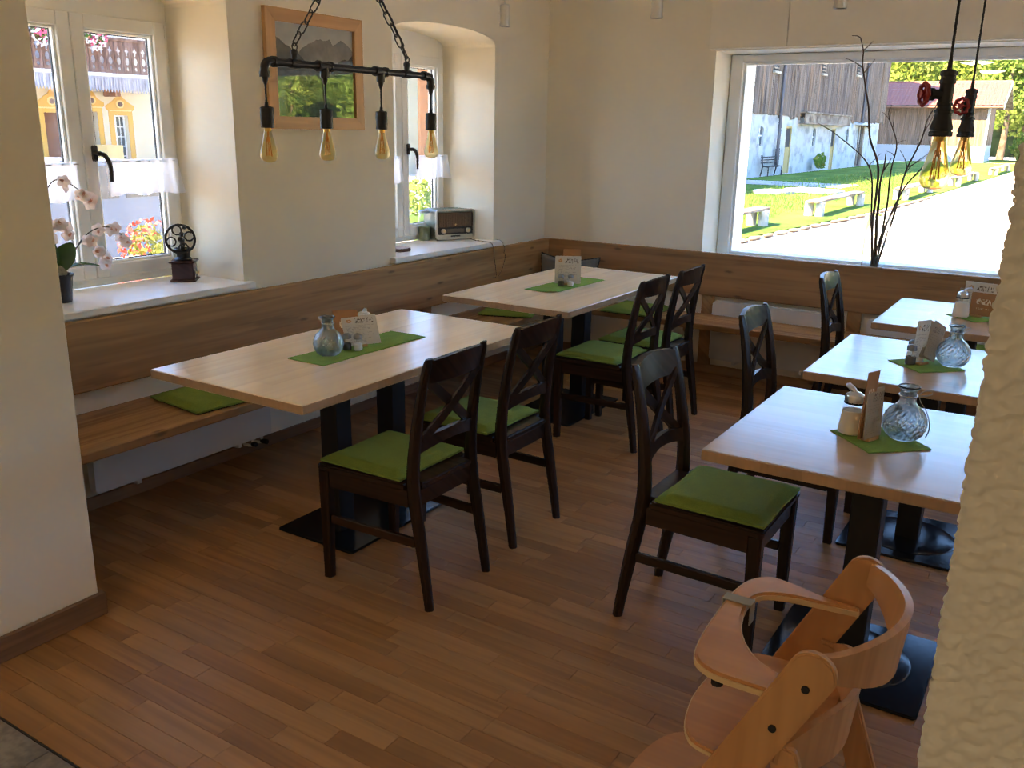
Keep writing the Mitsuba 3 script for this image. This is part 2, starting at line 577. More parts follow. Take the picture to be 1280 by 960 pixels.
def ring(y0, y1, z0, z1, w, x0, x1, r=.004):
    return cat(rb(x0, x1, y0, y0 + w, z0, z1, r), rb(x0, x1, y1 - w, y1, z0, z1, r), rb(x0, x1, y0 + w, y1 - w, z0, z0 + w, r), rb(x0, x1, y0 + w, y1 - w, z1 - w, z1, r))


def handle_mesh(y, z):
    rose = rb(FX1 + .03, FX1 + .042, y - .016, y + .016, z - .035, z + .035, .006)
    neck = cyl((FX1 + .042, y, z), (FX1 + .075, y, z), .011, 12)
    lever = tube(bezier([(FX1 + .072, y, z), (FX1 + .078, y + .022, z - .010), (FX1 + .076, y + .045, z - .055), (FX1 + .070, y + .048, z - .125)], 6), np.array([.010] * 6 + [.0105] * 6 + [.009] * 7), 12)
    return cat(rose, neck, lever)


def casement(name, y0, y1, seam, N, ztop):
    w = structure(name)
    fr = N.buffer(-.0005).intersection(rc(y0, y1, .88, 3)).difference(rc(y0 + .035, y1 - .035, .925, ztop + .068))
    put('frame', ext_x(fr, FX0, FX1), 'm_white', w)
    for a, b in ((y0 + .030, seam - .0015), (seam + .0015, y1 - .030)):
        s = put('sash', ring(a, b, .918, ztop + .072, .062, FX0 + .018, FX1 + .028), 'm_white', w)
        put('bead', ring(a + .062, b - .062, .980, ztop + .010, .012, FX0 + .02, FX1 + .012), 'm_white', s)
        put('gasket', ring(a + .074, b - .074, .992, ztop - .002, .003, FX0 + .028, FX1 - .010, .001), 'm_gasket', s)
        put('pane', bx(FX0 + .030, FX0 + .0305, a + .070, b - .070, .988, ztop + .002), 'm_pane', s)
    put('handle', handle_mesh(seam + .048, 1.485), 'm_handle', w, smooth=35, label='dark brown window handle')
    put('hinge', rb(FX1, FX1 + .014, y1 - .030, y1 - .020, ztop + .0, ztop + .065, .002), 'm_handle', w)
    return w


W1 = casement('window_1', -3.950, -2.912, -3.425, N1, 2.008)
W2 = casement('window_2', -1.740, -.702, -1.178, N2, 2.002)
# window boards
put('window_1__sill', rb(-.425, .045, -4.00, -2.868, .846, .878, .004), 'm_sill')
put('window_2__sill', rb(-.425, .045, -1.80, -.645, .846, .878, .004), 'm_sill')

# ------------------------------------------------------------------ the big fixed window of the back wall
w3 = structure('window_3')
put('frame', cat(rb(1.26, 1.345, .28, .36, .78, 2.128, .004), rb(4.31, 4.395, .28, .36, .78, 2.128, .004), rb(1.345, 4.31, .28, .36, 2.078, 2.128, .004), rb(1.345, 4.31, .28, .36, .78, .806, .004)), 'm_white', w3)
put('bead', cat(rb(1.345, 1.362, .30, .335, .806, 2.078, .002), rb(4.293, 4.31, .30, .335, .806, 2.078, .002), rb(1.362, 4.293, .30, .335, 2.062, 2.078, .002), rb(1.362, 4.293, .30, .335, .806, .820, .002)), 'm_white', w3)
put('pane', bx(1.352, 4.30, .325, .3255, .812, 2.07), 'm_pane', w3)
put('outer_casing', cat(rb(1.256, 1.343, .361, .56, .78, 2.13), rb(4.312, 4.399, .361, .56, .78, 2.13), rb(1.343, 4.312, .361, .56, 2.080, 2.13), rb(1.343, 4.312, .361, .62, .776, .800)), 'm_white', w3)
put('sill', rb(1.256, 4.40, -.002, .28, .775, .800, .003), 'm_sill', w3)
# right-wall window out of view, placed to light the left wall and tables
for i, (a, b) in enumerate(((-3.15, -.45),)):
    w = structure('unseen_window_right')
    put('frame', cat(rb(6.6, 6.68, a, a + .06, 1.38, 2.42), rb(6.6, 6.68, b - .06, b, 1.38, 2.42), rb(6.6, 6.68, a + .06, b - .06, 1.38, 1.44), rb(6.6, 6.68, a + .06, b - .06, 2.36, 2.42)), 'm_white', w)
    put('pane', bx(6.64, 6.6405, a + .05, b - .05, 1.42, 2.38), 'm_glass', w)

# unseen ceiling lamps behind the camera, placed to light pier, pillar and floor
for i, (x, y) in enumerate(((1.9, -7.2), (4.4, -7.2), (1.9, -9.0), (4.4, -9.0))):
    t = thing('unseen_ceiling_lamp', ('unseen opal ceiling lamp above the tiles, nearer the pier', 'unseen opal ceiling lamp above the tiles, nearer the pillar', 'unseen opal ceiling lamp at the back of the tiled room, pier side', 'unseen opal ceiling lamp at the back of the tiled room, pillar side')[i], 'lamp', 'unseen ceiling lamps of the tiled room')
    put('housing', lathe([(.22, CEIL - .0005), (.22, CEIL - .05), (.205, CEIL - .05), (.205, CEIL - .0005)], 32, (x, y, 0)), 'm_white', t, smooth=30)
    key = put('diffuser', lathe([(0, CEIL - .085), (.10, CEIL - .078), (.17, CEIL - .060), (.204, CEIL - .046), (0, CEIL - .046)], 32, (x, y, 0)), 'm_white', t, smooth=30)
    scene[key]['emitter'] = {'type': 'area', 'radiance': rgb(*[0.72 * c for c in LAMP])}

# ------------------------------------------------------------------ corner bench and radiators
bench = thing('corner_bench', 'long oak corner bench with backrest boards running along the left and back walls', 'bench')
put('backrest', rb(.030, .069, -4.305, -.040, .543, .840, .004), 'm_oak', bench)
put('backrest', rb(.030, 5.2, -.040, -.003, .548, .840, .004), 'm_oak_x', bench)
put('seat', rb(.001, .462, -4.305, -.462, .398, .436, .004), 'm_oak_seat', bench)
put('seat', rb(.001, 5.2, -.461, -.110, .398, .436, .004), 'm_oak_seat_x', bench)
for y in (-4.15, -1.48):
    put('support', rb(.001, .029, y - .045, y + .045, .059, .80, .003), 'm_oak', bench)
for x in (1.335, 2.305, 3.55):
    put('support', rb(x - .043, x + .043, -.002 - .026, -.003, .059, .80, .003), 'm_oak', bench)
for y in (-2.72, -1.45):
    put('bracket', rb(.03, .40, y - .02, y + .02, .358, .398, .003), 'm_oak', bench)
for x in (1.335, 2.305, 3.55):
    put('bracket', rb(x - .02, x + .02, -.40, -.03, .358, .398, .003), 'm_oak', bench)


def radiator(name, label, M, L, z0, z1):
    t = thing(name, label, 'radiator')
    poly = sbox(0, z0, L, z1).buffer(-.02).buffer(.02)
    body = ext_y(poly, -.042, -.0)
    put('panel', body, 'm_radiator', t, M)
    put('top_grille', cat([rb(.02 + i * .03, .045 + i * .03, -.036, -.006, z1, z1 + .006, .001) for i in range(int((L - .06) / .03))]), 'm_radiator', t, M)
    for x in (L * .22, L * .80):
        put('bracket', cat(rb(x - .012, x + .012, -.03, .045, z0 - .025, z0, .002), rb(x - .012, x + .012, .02, .045, z0 - .025, z1 - .05, .002)), 'm_radiator', t, M)
    for x, d in ((L - .05, .06), (L - .11, .045)):
        put('pipe', tube(bezier([(x, -.02, z0), (x, -.02, z0 - .035), (x, .02, z0 - .045), (x, .044, z0 - .045)], 5), .008, 10), 'm_radiator', t, M, smooth=40)
        put('valve', cyl((x, -.02, z0 - .03), (x, -d, z0 - .03), .012, 12), 'm_black', t, M)
    return t


radiator('radiator', 'white panel radiator low under the left bench', mv(.062, -3.86, 0, math.pi / 2), .98, .105, .330)
radiator('radiator', 'long white panel radiator under the bench below the big window', mv(1.40, -.062, 0, 0), .78, .125, .525)
radiator('radiator', 'second white radiator under the big window behind the right tables', mv(2.40, -.062, 0, 0), 1.05, .125, .525)

# ------------------------------------------------------------------ tables
ZT = .75


def table(label, x0, x1, y0, y1, mat, cols, plate, group):
    t = thing('dining_table', label, 'table', group)
    put('tabletop', rb(x0, x1, y0, y1, ZT - .034, ZT, .0035), mat, t)
    e = sbox(x0 - .0007, y0 - .0007, x1 + .0007, y1 + .0007).buffer(-.006).buffer(.006)
    put('edge', ext(e.difference(sbox(x0 + .002, y0 + .002, x1 - .002, y1 - .002)), ZT - .031, ZT - .0032), 'm_table_edge', t, label='edge browner from oil and painted shade')
    cx, cy = (x0 + x1) / 2, (y0 + y1) / 2
    pw, pl = plate
    p = sbox(cx - pw, cy - pl, cx + pw, cy + pl).buffer(-.015).buffer(.015)
    b = put('base_plate', soft_ext(p, .0005, .011, .003), 'm_plate', t)
    for k, (ox, oy) in enumerate(cols):
        c = put('column', rb(cx + ox - .045, cx + ox + .045, cy + oy - .045, cy + oy + .045, .0112, ZT - .046, .004), 'm_column', t)
        put('mount', rb(cx + ox - .13, cx + ox + .13, cy + oy - .13, cy + oy + .13, ZT - .0455, ZT - .0345, .002), 'm_column', t)
        if len(cols) == 1:
            put('base_disc', lathe([(0, .0112), (.185, .0112), (.180, .0145), (.150, .0175), (.10, .019), (0, .0195)], 48, (cx, cy, 0)), 'm_plate', t, smooth=30)
    return cx, cy


G2 = [(0, -.172), (0, .172)]
table('long maple table in front of the left windows, carafe on its runner', .631, 1.407, -3.915, -2.466, 'm_table', G2, (.205, .326), 'maple dining tables')
table('long maple table in the far corner by the grey pillow', .559, 1.342, -2.031, -.597, 'm_table', G2, (.205, .326), 'maple dining tables')
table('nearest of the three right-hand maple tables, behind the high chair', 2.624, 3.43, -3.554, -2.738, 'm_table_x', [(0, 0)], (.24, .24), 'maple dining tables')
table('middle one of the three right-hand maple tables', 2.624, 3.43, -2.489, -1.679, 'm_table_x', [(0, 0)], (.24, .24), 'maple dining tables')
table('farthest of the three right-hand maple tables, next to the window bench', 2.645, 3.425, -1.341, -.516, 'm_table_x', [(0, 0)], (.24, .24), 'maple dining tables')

# ------------------------------------------------------------------ chairs
POST = [(-.262, 0), (-.248, .10), (-.222, .26), (-.198, .40), (-.193, .50), (-.205, .64), (-.228, .78), (-.252, .885), (-.256, .900)]


def post_x(z):
    a = np.array(POST)
    return float(np.interp(z, a[:, 1], a[:, 0]))


def rear_post(s):
    """curved rear leg and back post in one, square section"""
    P = bezier([(x, 0, z) for x, z in POST], 4)
    z = P[:, 2]
    y = s * np.interp(z, [0, .45, .9], [.176, .170, .158])
    hw = np.interp(z, [0, .25, .45, .9], [.017, .021, .022, .017])
    hd = np.interp(z, [0, .25, .45, .88, .9], [.016, .022, .024, .015, .008])
    v = []
    c = .35
    for p, yy, w, d in zip(P, y, hw, hd):
        for a, b in ((-1, -c), (-c, -1), (c, -1), (1, -c), (1, c), (c, 1), (-c, 1), (-1, c)):
            a2, b2 = a * (1 - .0), b
            v.append([p[0] + d * a2, yy + w * b2, p[2]])
    n, f = len(P), []
    for i in range(n - 1):
        for q in range(8):
            w = (q + 1) % 8
            f += [[i * 8 + q, i * 8 + w, i * 8 + 8 + w], [i * 8 + q, i * 8 + 8 + w, i * 8 + 8 + q]]
    for q in range(1, 7):
        f += [[0, q + 1, q], [(n - 1) * 8, (n - 1) * 8 + q, (n - 1) * 8 + q + 1]]
    m = trimesh.Trimesh(np.array(v), np.array(f), process=False)
    return m


def front_leg(s):
    y = s * .186
    P = np.array([[.197, y, 0], [.196, y, .22], [.195, y, .40], [.195, y, .428]])
    v, f = [], []
    for p, h in zip(P, (.0165, .020, .0225, .0225)):
        for a, b in ((-1, -.7), (-.7, -1), (.7, -1), (1, -.7), (1, .7), (.7, 1), (-.7, 1), (-1, .7)):
            v.append([p[0] + h * a, p[1] + h * b, p[2]])
    for i in range(3):
        for q in range(8):
            w = (q + 1) % 8
            f += [[i * 8 + q, i * 8 + w, i * 8 + 8 + w], [i * 8 + q, i * 8 + 8 + w, i * 8 + 8 + q]]
    for q in range(1, 7):
        f += [[0, q + 1, q], [24, 24 + q, 24 + q + 1]]
    return trimesh.Trimesh(np.array(v), np.array(f), process=False)


def bowed_rail(z0, z1, half, bow, thick, arch=0.0):
    """a back rail bowed backwards; arch lifts its lower edge in the middle"""
    ys = np.linspace(-half, half, 15)
    v, f = [], []
    for y in ys:
        t = 1 - (y / half) ** 2
        zb = z0 + arch * t
        for z, side in ((zb, -1), (zb, 1), (z1 + .012 * t, 1), (z1 + .012 * t, -1)):
            x = post_x(z) - bow * t + side * thick / 2
            v.append([x, y, z])
    n = len(ys)
    for i in range(n - 1):
        for q in range(4):
            w = (q + 1) % 4
            f += [[i * 4 + q, i * 4 + 4 + q, i * 4 + 4 + w], [i * 4 + q, i * 4 + 4 + w, i * 4 + w]]
    f += [[0, 1, 2], [0, 2, 3], [(n - 1) * 4, (n - 1) * 4 + 2, (n - 1) * 4 + 1], [(n - 1) * 4, (n - 1) * 4 + 3, (n - 1) * 4 + 2]]
    m = trimesh.Trimesh(np.array(v), np.array(f), process=False)
    m.fix_normals()
    return m


def cross_slat(s, off):
    n = 11
    P = []
    for t in np.linspace(0, 1, n):
        y = s * (-.142 + .284 * t)
        z = .605 + .215 * t
        k = 1 - (y / .16) ** 2
        P.append([post_x(z) - .014 * k + off, y, z])
    P = np.array(P)
    d = np.gradient(P, axis=0)
    d /= np.linalg.norm(d, axis=1, keepdims=True)
    u = np.cross(d, [1.0, 0, 0])
    u /= np.linalg.norm(u, axis=1, keepdims=True)
    return ribbon(P, u, .034, .011)


def seat_board():
    p = Polygon([(-.212, -.185), (.222, -.212), (.222, .212), (-.212, .185)]).buffer(-.02).buffer(.02)
    p = p.difference(unary_union([sbox(-.25, .147, -.165, .25), sbox(-.25, -.25, -.165, -.147)]))
    return soft_ext(p, .428, .452, .006)


CH = {}


def chair_parts():
    def P(name, mesh, mat, smooth=30):
        CH.setdefault(name, []).append(mikit.ply(mesh, mat, smooth))
    P('seat', seat_board(), 'm_chair_x')
    for s in (-1, 1):
        P('leg', front_leg(s), 'm_chair')
        P('back_post', rear_post(s), 'm_chair', 40)
        P('apron', cat(turn(rb(-.178, .175, -.010, .010, .366, .428, .003), [0, 0, 1], s * .045, (0, 0, 0)).apply_translation([0, s * .180, 0])), 'm_chair_x')
        P('stretcher', turn(rb(-.200, .180, -.010, .010, .222, .256, .004), [0, 0, 1], s * .032, (0, 0, 0)).apply_translation([-.006, s * .181, 0]), 'm_chair_x')
    P('apron', rb(.186, .206, -.164, .164, .366, .428, .003), 'm_chair_x')
    P('apron', rb(-.205, -.185, -.150, .150, .366, .428, .003), 'm_chair_x')
    P('top_rail', bowed_rail(.812, .892, .145, .022, .020), 'm_chair_x')
    P('lower_rail', bowed_rail(.560, .612, .150, .018, .020, .022), 'm_chair_x')
    P('cross_slat', cross_slat(1, .006), 'm_chair_x')
    P('cross_slat', cross_slat(-1, -.006), 'm_chair_x')


chair_parts()


def pad_mesh(w=.385, d=.362, t=.026, seed=0, z0=.0):
    """square felt seat pad with pressed seam edges"""
    n = 30

    def top(u, v):
        x, y = (u - .5) * d, (v - .5) * w
        e = np.minimum(np.minimum(u, 1 - u) * d, np.minimum(v, 1 - v) * w)
        rise = np.clip((e - .012) / .022, 0, 1)
        rise = rise * rise * (3 - 2 * rise)
        k = 1 + .012 * np.sin(v * 9 + seed)
        h = .008 + (t - .008) * rise + .0035 * (meshkit.fbm(np.stack([x * 14, y * 14, u * 0 + seed], -1), 2, seed) - .5) * rise
        return x * k, y, z0 + h

    def bot(u, v):
        x, y, z = top(u, v)
        return x, y, z * 0 + z0
    a, b = grid_mesh(top, n, n), grid_mesh(bot, n, n)
    b.faces = b.faces[:, ::-1]
    idx = np.arange(n * n).reshape(n, n)
    rim = np.concatenate([idx[:, 0], idx[-1, 1:], idx[-2::-1, -1], idx[0, -2:0:-1]])
    m = cat(a, b)
    f = []
    for i in range(len(rim)):
        p, q = rim[i], rim[(i + 1) % len(rim)]
        f += [[p, p + n * n, q], [q, p + n * n, q + n * n]]
    m = trimesh.Trimesh(m.vertices, np.vstack([m.faces, np.array(f)]), process=False)
    m.fix_normals()
    return m


PADS = [mikit.ply(pad_mesh(seed=i), 'm_felt', 40) for i in range(3)]
PADB = mikit.ply(rb(-.177, .177, -.188, .188, 0, .006, .002), 'm_felt_dark')


def seat_pad(name, label, M, k, group, dark=True):
    t = thing(name, label, 'cushion', group)
    if dark:
        put('backing', PADB, None, t, M, label='black underside')
    M2 = M @ mv(0, 0, .006 if dark else 0)
    put('felt', PADS[k], None, t, M2)


def chair(label, x, y, rz, pad=None, k=0, padoff=(0, 0, 0)):
    t = thing('dining_chair', label, 'chair', 'dark cross-back dining chairs')
    M = mv(x, y, 0, rz)
    for name, ds in CH.items():
        for d in ds:
            put(name, d, None, t, M)
    if pad:
        seat_pad('seat_cushion', pad, M @ mv(.034 + padoff[0], padoff[1], .4525, padoff[2]), k, 'green felt chair cushions')


PI = math.pi
chair('dark cross-back chair nearest the camera at the long left table', 1.467, -3.497, PI, 'green felt cushion on the nearest chair at the long left table', 0, (.0, .0, .012))
chair('second dark cross-back chair at the long left table, farther from the camera', 1.446, -2.920, PI, 'green felt cushion on the second chair at the long left table', 1, (.0, .0, -.012))
chair('dark cross-back chair at the corner table, nearer the camera', 1.373, -1.625, PI, 'green felt cushion on the nearer chair at the corner table', 2, (.0, .0, .01))
chair('dark cross-back chair at the corner table, nearer the big window', 1.390, -1.160, PI, 'green felt cushion on the corner-table chair nearer the window', 1, (.0, .0, -.01))
chair('dark cross-back chair in the middle of the floor, in front of the nearest right-hand table', 2.552, -3.155, 0.0, 'green felt cushion on the chair before the nearest right-hand table', 0, (.004, -.0, -.012))
chair('dark cross-back chair pushed under the middle right-hand table', 2.560, -2.135, 0.0)
chair('dark cross-back chair pushed under the farthest right-hand table by the window bench', 2.575, -.900, 0.0)

# cushions on the bench
BZ = .4365
seat_pad('bench_cushion', 'green felt pad on the left bench, half under the long table', mv(.255, -3.35, BZ, -.1), 2, 'green felt pads on the corner bench')
seat_pad('bench_cushion', 'green felt pad on the left bench under the corner table', mv(.266, -.865, BZ, .34), 1, 'green felt pads on the corner bench')
seat_pad('bench_cushion', 'green felt pad on the back bench beside the corner table', mv(.93, -.305, BZ, .0), 0, 'green felt pads on the corner bench')
seat_pad('bench_cushion', 'green felt pad on the back bench behind the farthest right-hand table', mv(3.05, -.312, BZ, .0), 0, 'green felt pads on the corner bench')

# grey pillow with dark piping standing in the corner of the bench
def pillow():
    n = 33

    def side(sg):
        def fn(u, v):
            a, b = u * 2 - 1, v * 2 - 1
            pin = 1 - .10 * (1 - a * a) * np.abs(b) ** 3
            pin2 = 1 - .07 * (1 - b * b) * np.abs(a) ** 3
            x, z = .235 * a * pin2, .150 * b * pin - .03 * (b > 0) * (1 - np.abs(a)) * b
            th = .055 * (np.clip(1 - a ** 4, 0, 1) * np.clip(1 - b ** 4, 0, 1)) ** .6
            return x, sg * th, z
        m = grid_mesh(fn, n, n)
        if sg > 0:
            m.faces = m.faces[:, ::-1]
        return m, fn
    a, fn = side(-1)
    b, _ = side(1)
    u = np.linspace(0, 1, 24)
    loop = [(q, 0.0) for q in u[:-1]] + [(1.0, q) for q in u[:-1]] + [(1 - q, 1.0) for q in u[:-1]] + [(0.0, 1 - q) for q in u[:-1]]
    rim = np.array([[float(c) for c in fn(np.array(p), np.array(q))] for p, q in loop])
    rim[:, 1] = 0
    return cat(a, b), tube(rim, .0055, 8, closed=True)


pm, pp = pillow()
PM = mv(.335, -.212, .606, .06) @ np.array(trimesh.transformations.rotation_matrix(-.20, [1, 0, 0]))
t = thing('pillow', 'dark grey pillow with black piping standing in the bench corner', 'pillow')
put('cover', pm, 'm_cushion_grey', t, PM, smooth=60)
put('piping', pp, 'm_black', t, PM, smooth=50, label='black piping')


def blossom(at, r, k=5, col='m_petal_grey'):
    ms = []
    for i in range(k):
        a = i / k * 2 * PI
        ms.append(shift(turn(trimesh.creation.icosphere(1, 1.0).apply_transform(np.diag([r, r * .3, r * .62, 1])), [0, 1, 0], a, (0, 0, 0)), at[0] + r * .8 * math.cos(a), at[1], at[2] - r * .8 * math.sin(a)))
    return cat(ms)


plain('m_petal_grey', (.36, .33, .30), .9)
put('flower_print', cat(blossom((.01, -.062, -.045), .022), blossom((-.04, -.060, -.075), .018)), 'm_petal_grey', t, PM, label='pale blossoms on the cover')

# ------------------------------------------------------------------ things on the tables
def runner(label, cx, cy, w, l, rz, mat='m_felt_mat', wav=.0015, name='table_runner', c=None):
    n = 40

    def top(u, v):
        x, y = (u - .5) * w, (v - .5) * l
        lift = wav * (1 + np.sin(x * 37 + y * 23)) * .5
        if c is not None:
            lift = lift + c[2] * np.exp(-((x - c[0]) ** 2 + (y - c[1]) ** 2) / .0009)
        return x, y, lift + .0032

    def bot(u, v):
        x, y, z = top(u, v)
        return x, y, np.maximum(z - .003, .0002)
    a, b = grid_mesh(top, n, n), grid_mesh(bot, n, n)
    b.faces = b.faces[:, ::-1]
    idx = np.arange(n * n).reshape(n, n)
    rim = np.concatenate([idx[:, 0], idx[-1, 1:], idx[-2::-1, -1], idx[0, -2:0:-1]])
    m = cat(a, b)
    f = []
    for i in range(len(rim)):
        p, q = rim[i], rim[(i + 1) % len(rim)]
        f += [[p, p + n * n, q], [q, p + n * n, q + n * n]]
    m = trimesh.Trimesh(m.vertices, np.vstack([m.faces, np.array(f)]), process=False)
    m.fix_normals()
    put(_claim(name, label, 'runner' if 'runner' in name else 'place mat'), m, mat, None, mv(cx, cy, ZT, rz), smooth=40)


def _claim(name, label, catg, group=None):
    """label the key that put() is about to give to a one-mesh thing"""
    n = _used.get(name, -1) + 1
    key = name if n == 0 else f'{name}_{n:03d}'
    tag(key, label, catg, group)
    return name


runner('green felt runner lying along the long left table', 1.020, -3.205, .190, .615, -.01)
runner('green felt runner with a turned-up corner on the corner table', .934, -1.322, .195, .585, -.04, wav=.0012, c=(.085, -.28, .012))
runner('green square felt mat on the nearest right-hand table', 3.034, -3.172, .200, .205, PI / 4 - .02, name='felt_mat')
runner('green square felt mat on the middle right-hand table', 3.006, -2.116, .200, .200, PI / 4, name='felt_mat')
runner('green square felt mat on the farthest right-hand table', 3.062, -.905, .200, .200, PI / 4, name='felt_mat')
ZM = ZT + .0058


def carafe(label, x, y, rz, s=1.0, strap=True):
    """round glass carafe with a diamond-cut belly, a narrow neck, a flared lip and a cord loop"""
    t = thing('carafe', label, 'carafe')
    out = np.array([(.030, 0), (.036, .003), (.050, .018), (.0575, .038), (.0585, .052), (.053, .072), (.040, .090), (.0275, .102), (.0225, .112), (.0215, .135), (.0225, .143), (.0285, .150), (.0295, .153), (.0275, .155)])
    o = bezier(np.c_[out, np.zeros(len(out))], 5)[:, :2]
    n = 108
    prof = [(0, .001)] + [tuple(p) for p in o]
    inn = [(r - .004, z) for r, z in bezier(np.c_[[(.0275 + .004, .155), (.0285 - .001, .150), (.0225, .143), (.0215, .135), (.0225, .112), (.0275, .102), (.040, .090), (.053, .072), (.0585, .052), (.0575, .038), (.050, .020), (.034, .009)], np.zeros(12)], 4)[:, :2]]
    m = lathe(prof + inn[1:] + [(0, .0065)], n)
    v = m.vertices.copy()
    k = len(prof)
    r = np.hypot(v[:, 0], v[:, 1])
    ang = np.arctan2(v[:, 1], v[:, 0])
    first = np.arange(len(v)) < 1 + n * (k - 1)
    belly = first & (v[:, 2] > .006) & (v[:, 2] < .092)
    dia = np.abs(np.sin(ang * 9 + v[:, 2] * 150)) * np.abs(np.sin(ang * 9 - v[:, 2] * 150))
    r2 = r + np.where(belly, .0036 * (dia - .4), 0)
    v[:, 0] *= r2 / np.maximum(r, 1e-9)
    v[:, 1] *= r2 / np.maximum(r, 1e-9)
    M = mv(x, y, ZM, rz, s)
    put('body', trimesh.Trimesh(v, m.faces, process=False), 'm_cut_glass', t, M, smooth=35)
    if strap:
        ring = [(.0245 * math.cos(a), .0245 * math.sin(a), .128) for a in np.linspace(0, 2 * PI, 25)[:-1]]
        put('collar', tube(ring, .0018, 8, closed=True), 'm_steel', t, M, smooth=50, label='wire collar')
        loop = bezier([(.0245, 0, .128), (.040, .004, .140), (.056, .0, .143), (.060, -.004, .136), (.046, -.004, .130), (.030, -.002, .126), (.036, .001, .108), (.052, .002, .085), (.064, .001, .055), (.0665, 0, .030), (.060, -.001, .008)], 6)
        put('strap', ribbon(loop, (0, 1, 0), .006, .0018), 'm_tie', t, M, label='grey closure strap')
    return t


def shaker(label, x, y, fill, h=.068, r=.019, name='shaker'):
    t = thing(name, label, 'shaker')
    M = mv(x, y, ZM)
    put('glass', lathe([(0, .0), (r * .92, 0), (r, .004), (r * .98, h * .35), (r * .86, h * .62), (r * .80, h * .74)], 24), 'm_glass', t, M, smooth=40)
    put('contents', lathe([(0, .002), (r * .86, .002), (r * .93, .006), (r * .90, h * .40), (0, h * .44)], 20), 'm_pepper' if fill == 'pepper' else 'm_salt', t, M, smooth=40, label='ground pepper' if fill == 'pepper' else 'white salt')
    put('cap', lathe([(r * .84, h * .70), (r * .88, h * .72), (r * .88, h * .86), (r * .80, h * .95), (r * .4, h), (0, h * 1.01)], 24), 'm_cap', t, M, smooth=40, label='dull metal cap')


def sugar(label, x, y, rz, s=1.0):
    t = thing('sugar_dispenser', label, 'sugar dispenser')
    M = mv(x, y, ZM, rz, s)
    put('glass', lathe([(0, 0), (.038, 0), (.0405, .004), (.038, .030), (.031, .080), (.0275, .098)], 32), 'm_glass', t, M, smooth=40)
    put('sugar', lathe([(0, .002), (.036, .002), (.0385, .006), (.036, .030), (.031, .072), (0, .078)], 28), 'm_sugar', t, M, smooth=40, label='brown sugar')
    lid = put('lid', lathe([(.029, .095), (.0295, .098), (.0295, .112), (.027, .120), (.015, .128), (0, .130)], 32), 'm_chrome', t, M, smooth=30, label='chrome lid')
    put('spout', tube([(.0, 0, .122), (.012, 0, .134), (.028, 0, .142), (.034, 0, .140)], [.010, .009, .008, .007], 14), 'm_chrome', lid, M, smooth=40)
    put('band', lathe([(.0297, .094), (.0301, .094), (.0301, .099), (.0297, .099)], 32), 'm_black', lid, M)


def print_card(name, paper, ink, kind, accent=None):
    """flat print in card coordinates: lines of small type, a heading, a round emblem"""
    def fn(p, n, uv):
        u, v = uv.x, uv.y
        col = mi.Color3f(*paper) * (.97 + .05 * noise(u * 30, v * 30, 2))
        if kind == 'menu':
            row = dr.floor(v * 26)
            inline = (v * 26 - row > .35) & (v * 26 - row < .72)
            word = noise(u * 46 + row * 17, row * 3.1, 1) > .42
            body = inline & word & (u > .10) & (u < .30 + .6 * cell_rand(row, 2)) & (v < .62) & (v > .08)
            col = dr.select(body, mi.Color3f(*ink) * .5 + col * .5, col)
            hd = (v > .74) & (v < .90) & (u > .38) & (u < .9) & (fbm(u * 34, v * 22, 5, octaves=2) > .56)
            col = dr.select(hd, mi.Color3f(*ink), col)
            col = dr.select((dr.abs(v - .66) < .006) & (u > .08) & (u < .92), mi.Color3f(*ink) * .4 + col * .6, col)
            if accent:
                d = dr.sqrt(dr.square((u - .2) * .8) + dr.square(v - .83))
                a = dr.atan2(v - .83, (u - .2) * .8)
                col = dr.select((d < .055 + .012 * dr.sin(a * 12)) & (d > .022), mi.Color3f(*accent), col)
        else:
            hd = (v > .50) & (v < .74) & (u > .22) & (u < .80) & (fbm(u * 26, v * 14, 5, octaves=2) > .50)
            col = dr.select(hd, mi.Color3f(*ink), col)
            col = dr.select((v > .28) & (v < .34) & (noise(u * 50, 3, 3) > .5) & (u > .25) & (u < .75), mi.Color3f(*ink) * .6 + col * .4, col)
        return col
    scene[name] = tw(pr(proc(fn), .6, .3))


print_card('m_menu', (.66, .60, .48), (.16, .11, .07), 'menu', (.62, .27, .06))
print_card('m_flyer', (.45, .22, .085), (.85, .72, .52), 'flyer')
print_card('m_menu_brown', (.42, .31, .19), (.20, .14, .08), 'menu')
plain('m_card_back', (.60, .53, .42), .7)


def card(parent, name, w, h, mat, M, t=.0025, label=None):
    """a printed card standing on its lower edge: x along its width, front towards -y"""
    v = np.array([[-w / 2, -t / 2, 0], [w / 2, -t / 2, 0], [w / 2, -t / 2, h], [-w / 2, -t / 2, h], [-w / 2, t / 2, 0], [w / 2, t / 2, 0], [w / 2, t / 2, h], [-w / 2, t / 2, h]])
    faces, uv, vv, k = [], [], [], 0
    for q, uvs in (((0, 1, 2, 3), ((0, 0), (1, 0), (1, 1), (0, 1))), ((5, 4, 7, 6), ((0, 0), (1, 0), (1, 1), (0, 1))), ((1, 5, 6, 2), ((0, 0),) * 4), ((4, 0, 3, 7), ((0, 0),) * 4), ((3, 2, 6, 7), ((0, 0),) * 4), ((4, 5, 1, 0), ((0, 0),) * 4)):
        vv += [v[i] for i in q]
        uv += list(uvs)
        faces += [[k, k + 1, k + 2], [k, k + 2, k + 3]]
        k += 4
    put(name, trimesh.Trimesh(np.array(vv), np.array(faces), process=False), mat, parent, M, uv=np.array(uv, float), label=label)


def rx(a):
    return np.array(trimesh.transformations.rotation_matrix(a, [1, 0, 0]))


def ry(a):
    return np.array(trimesh.transformations.rotation_matrix(a, [0, 1, 0]))


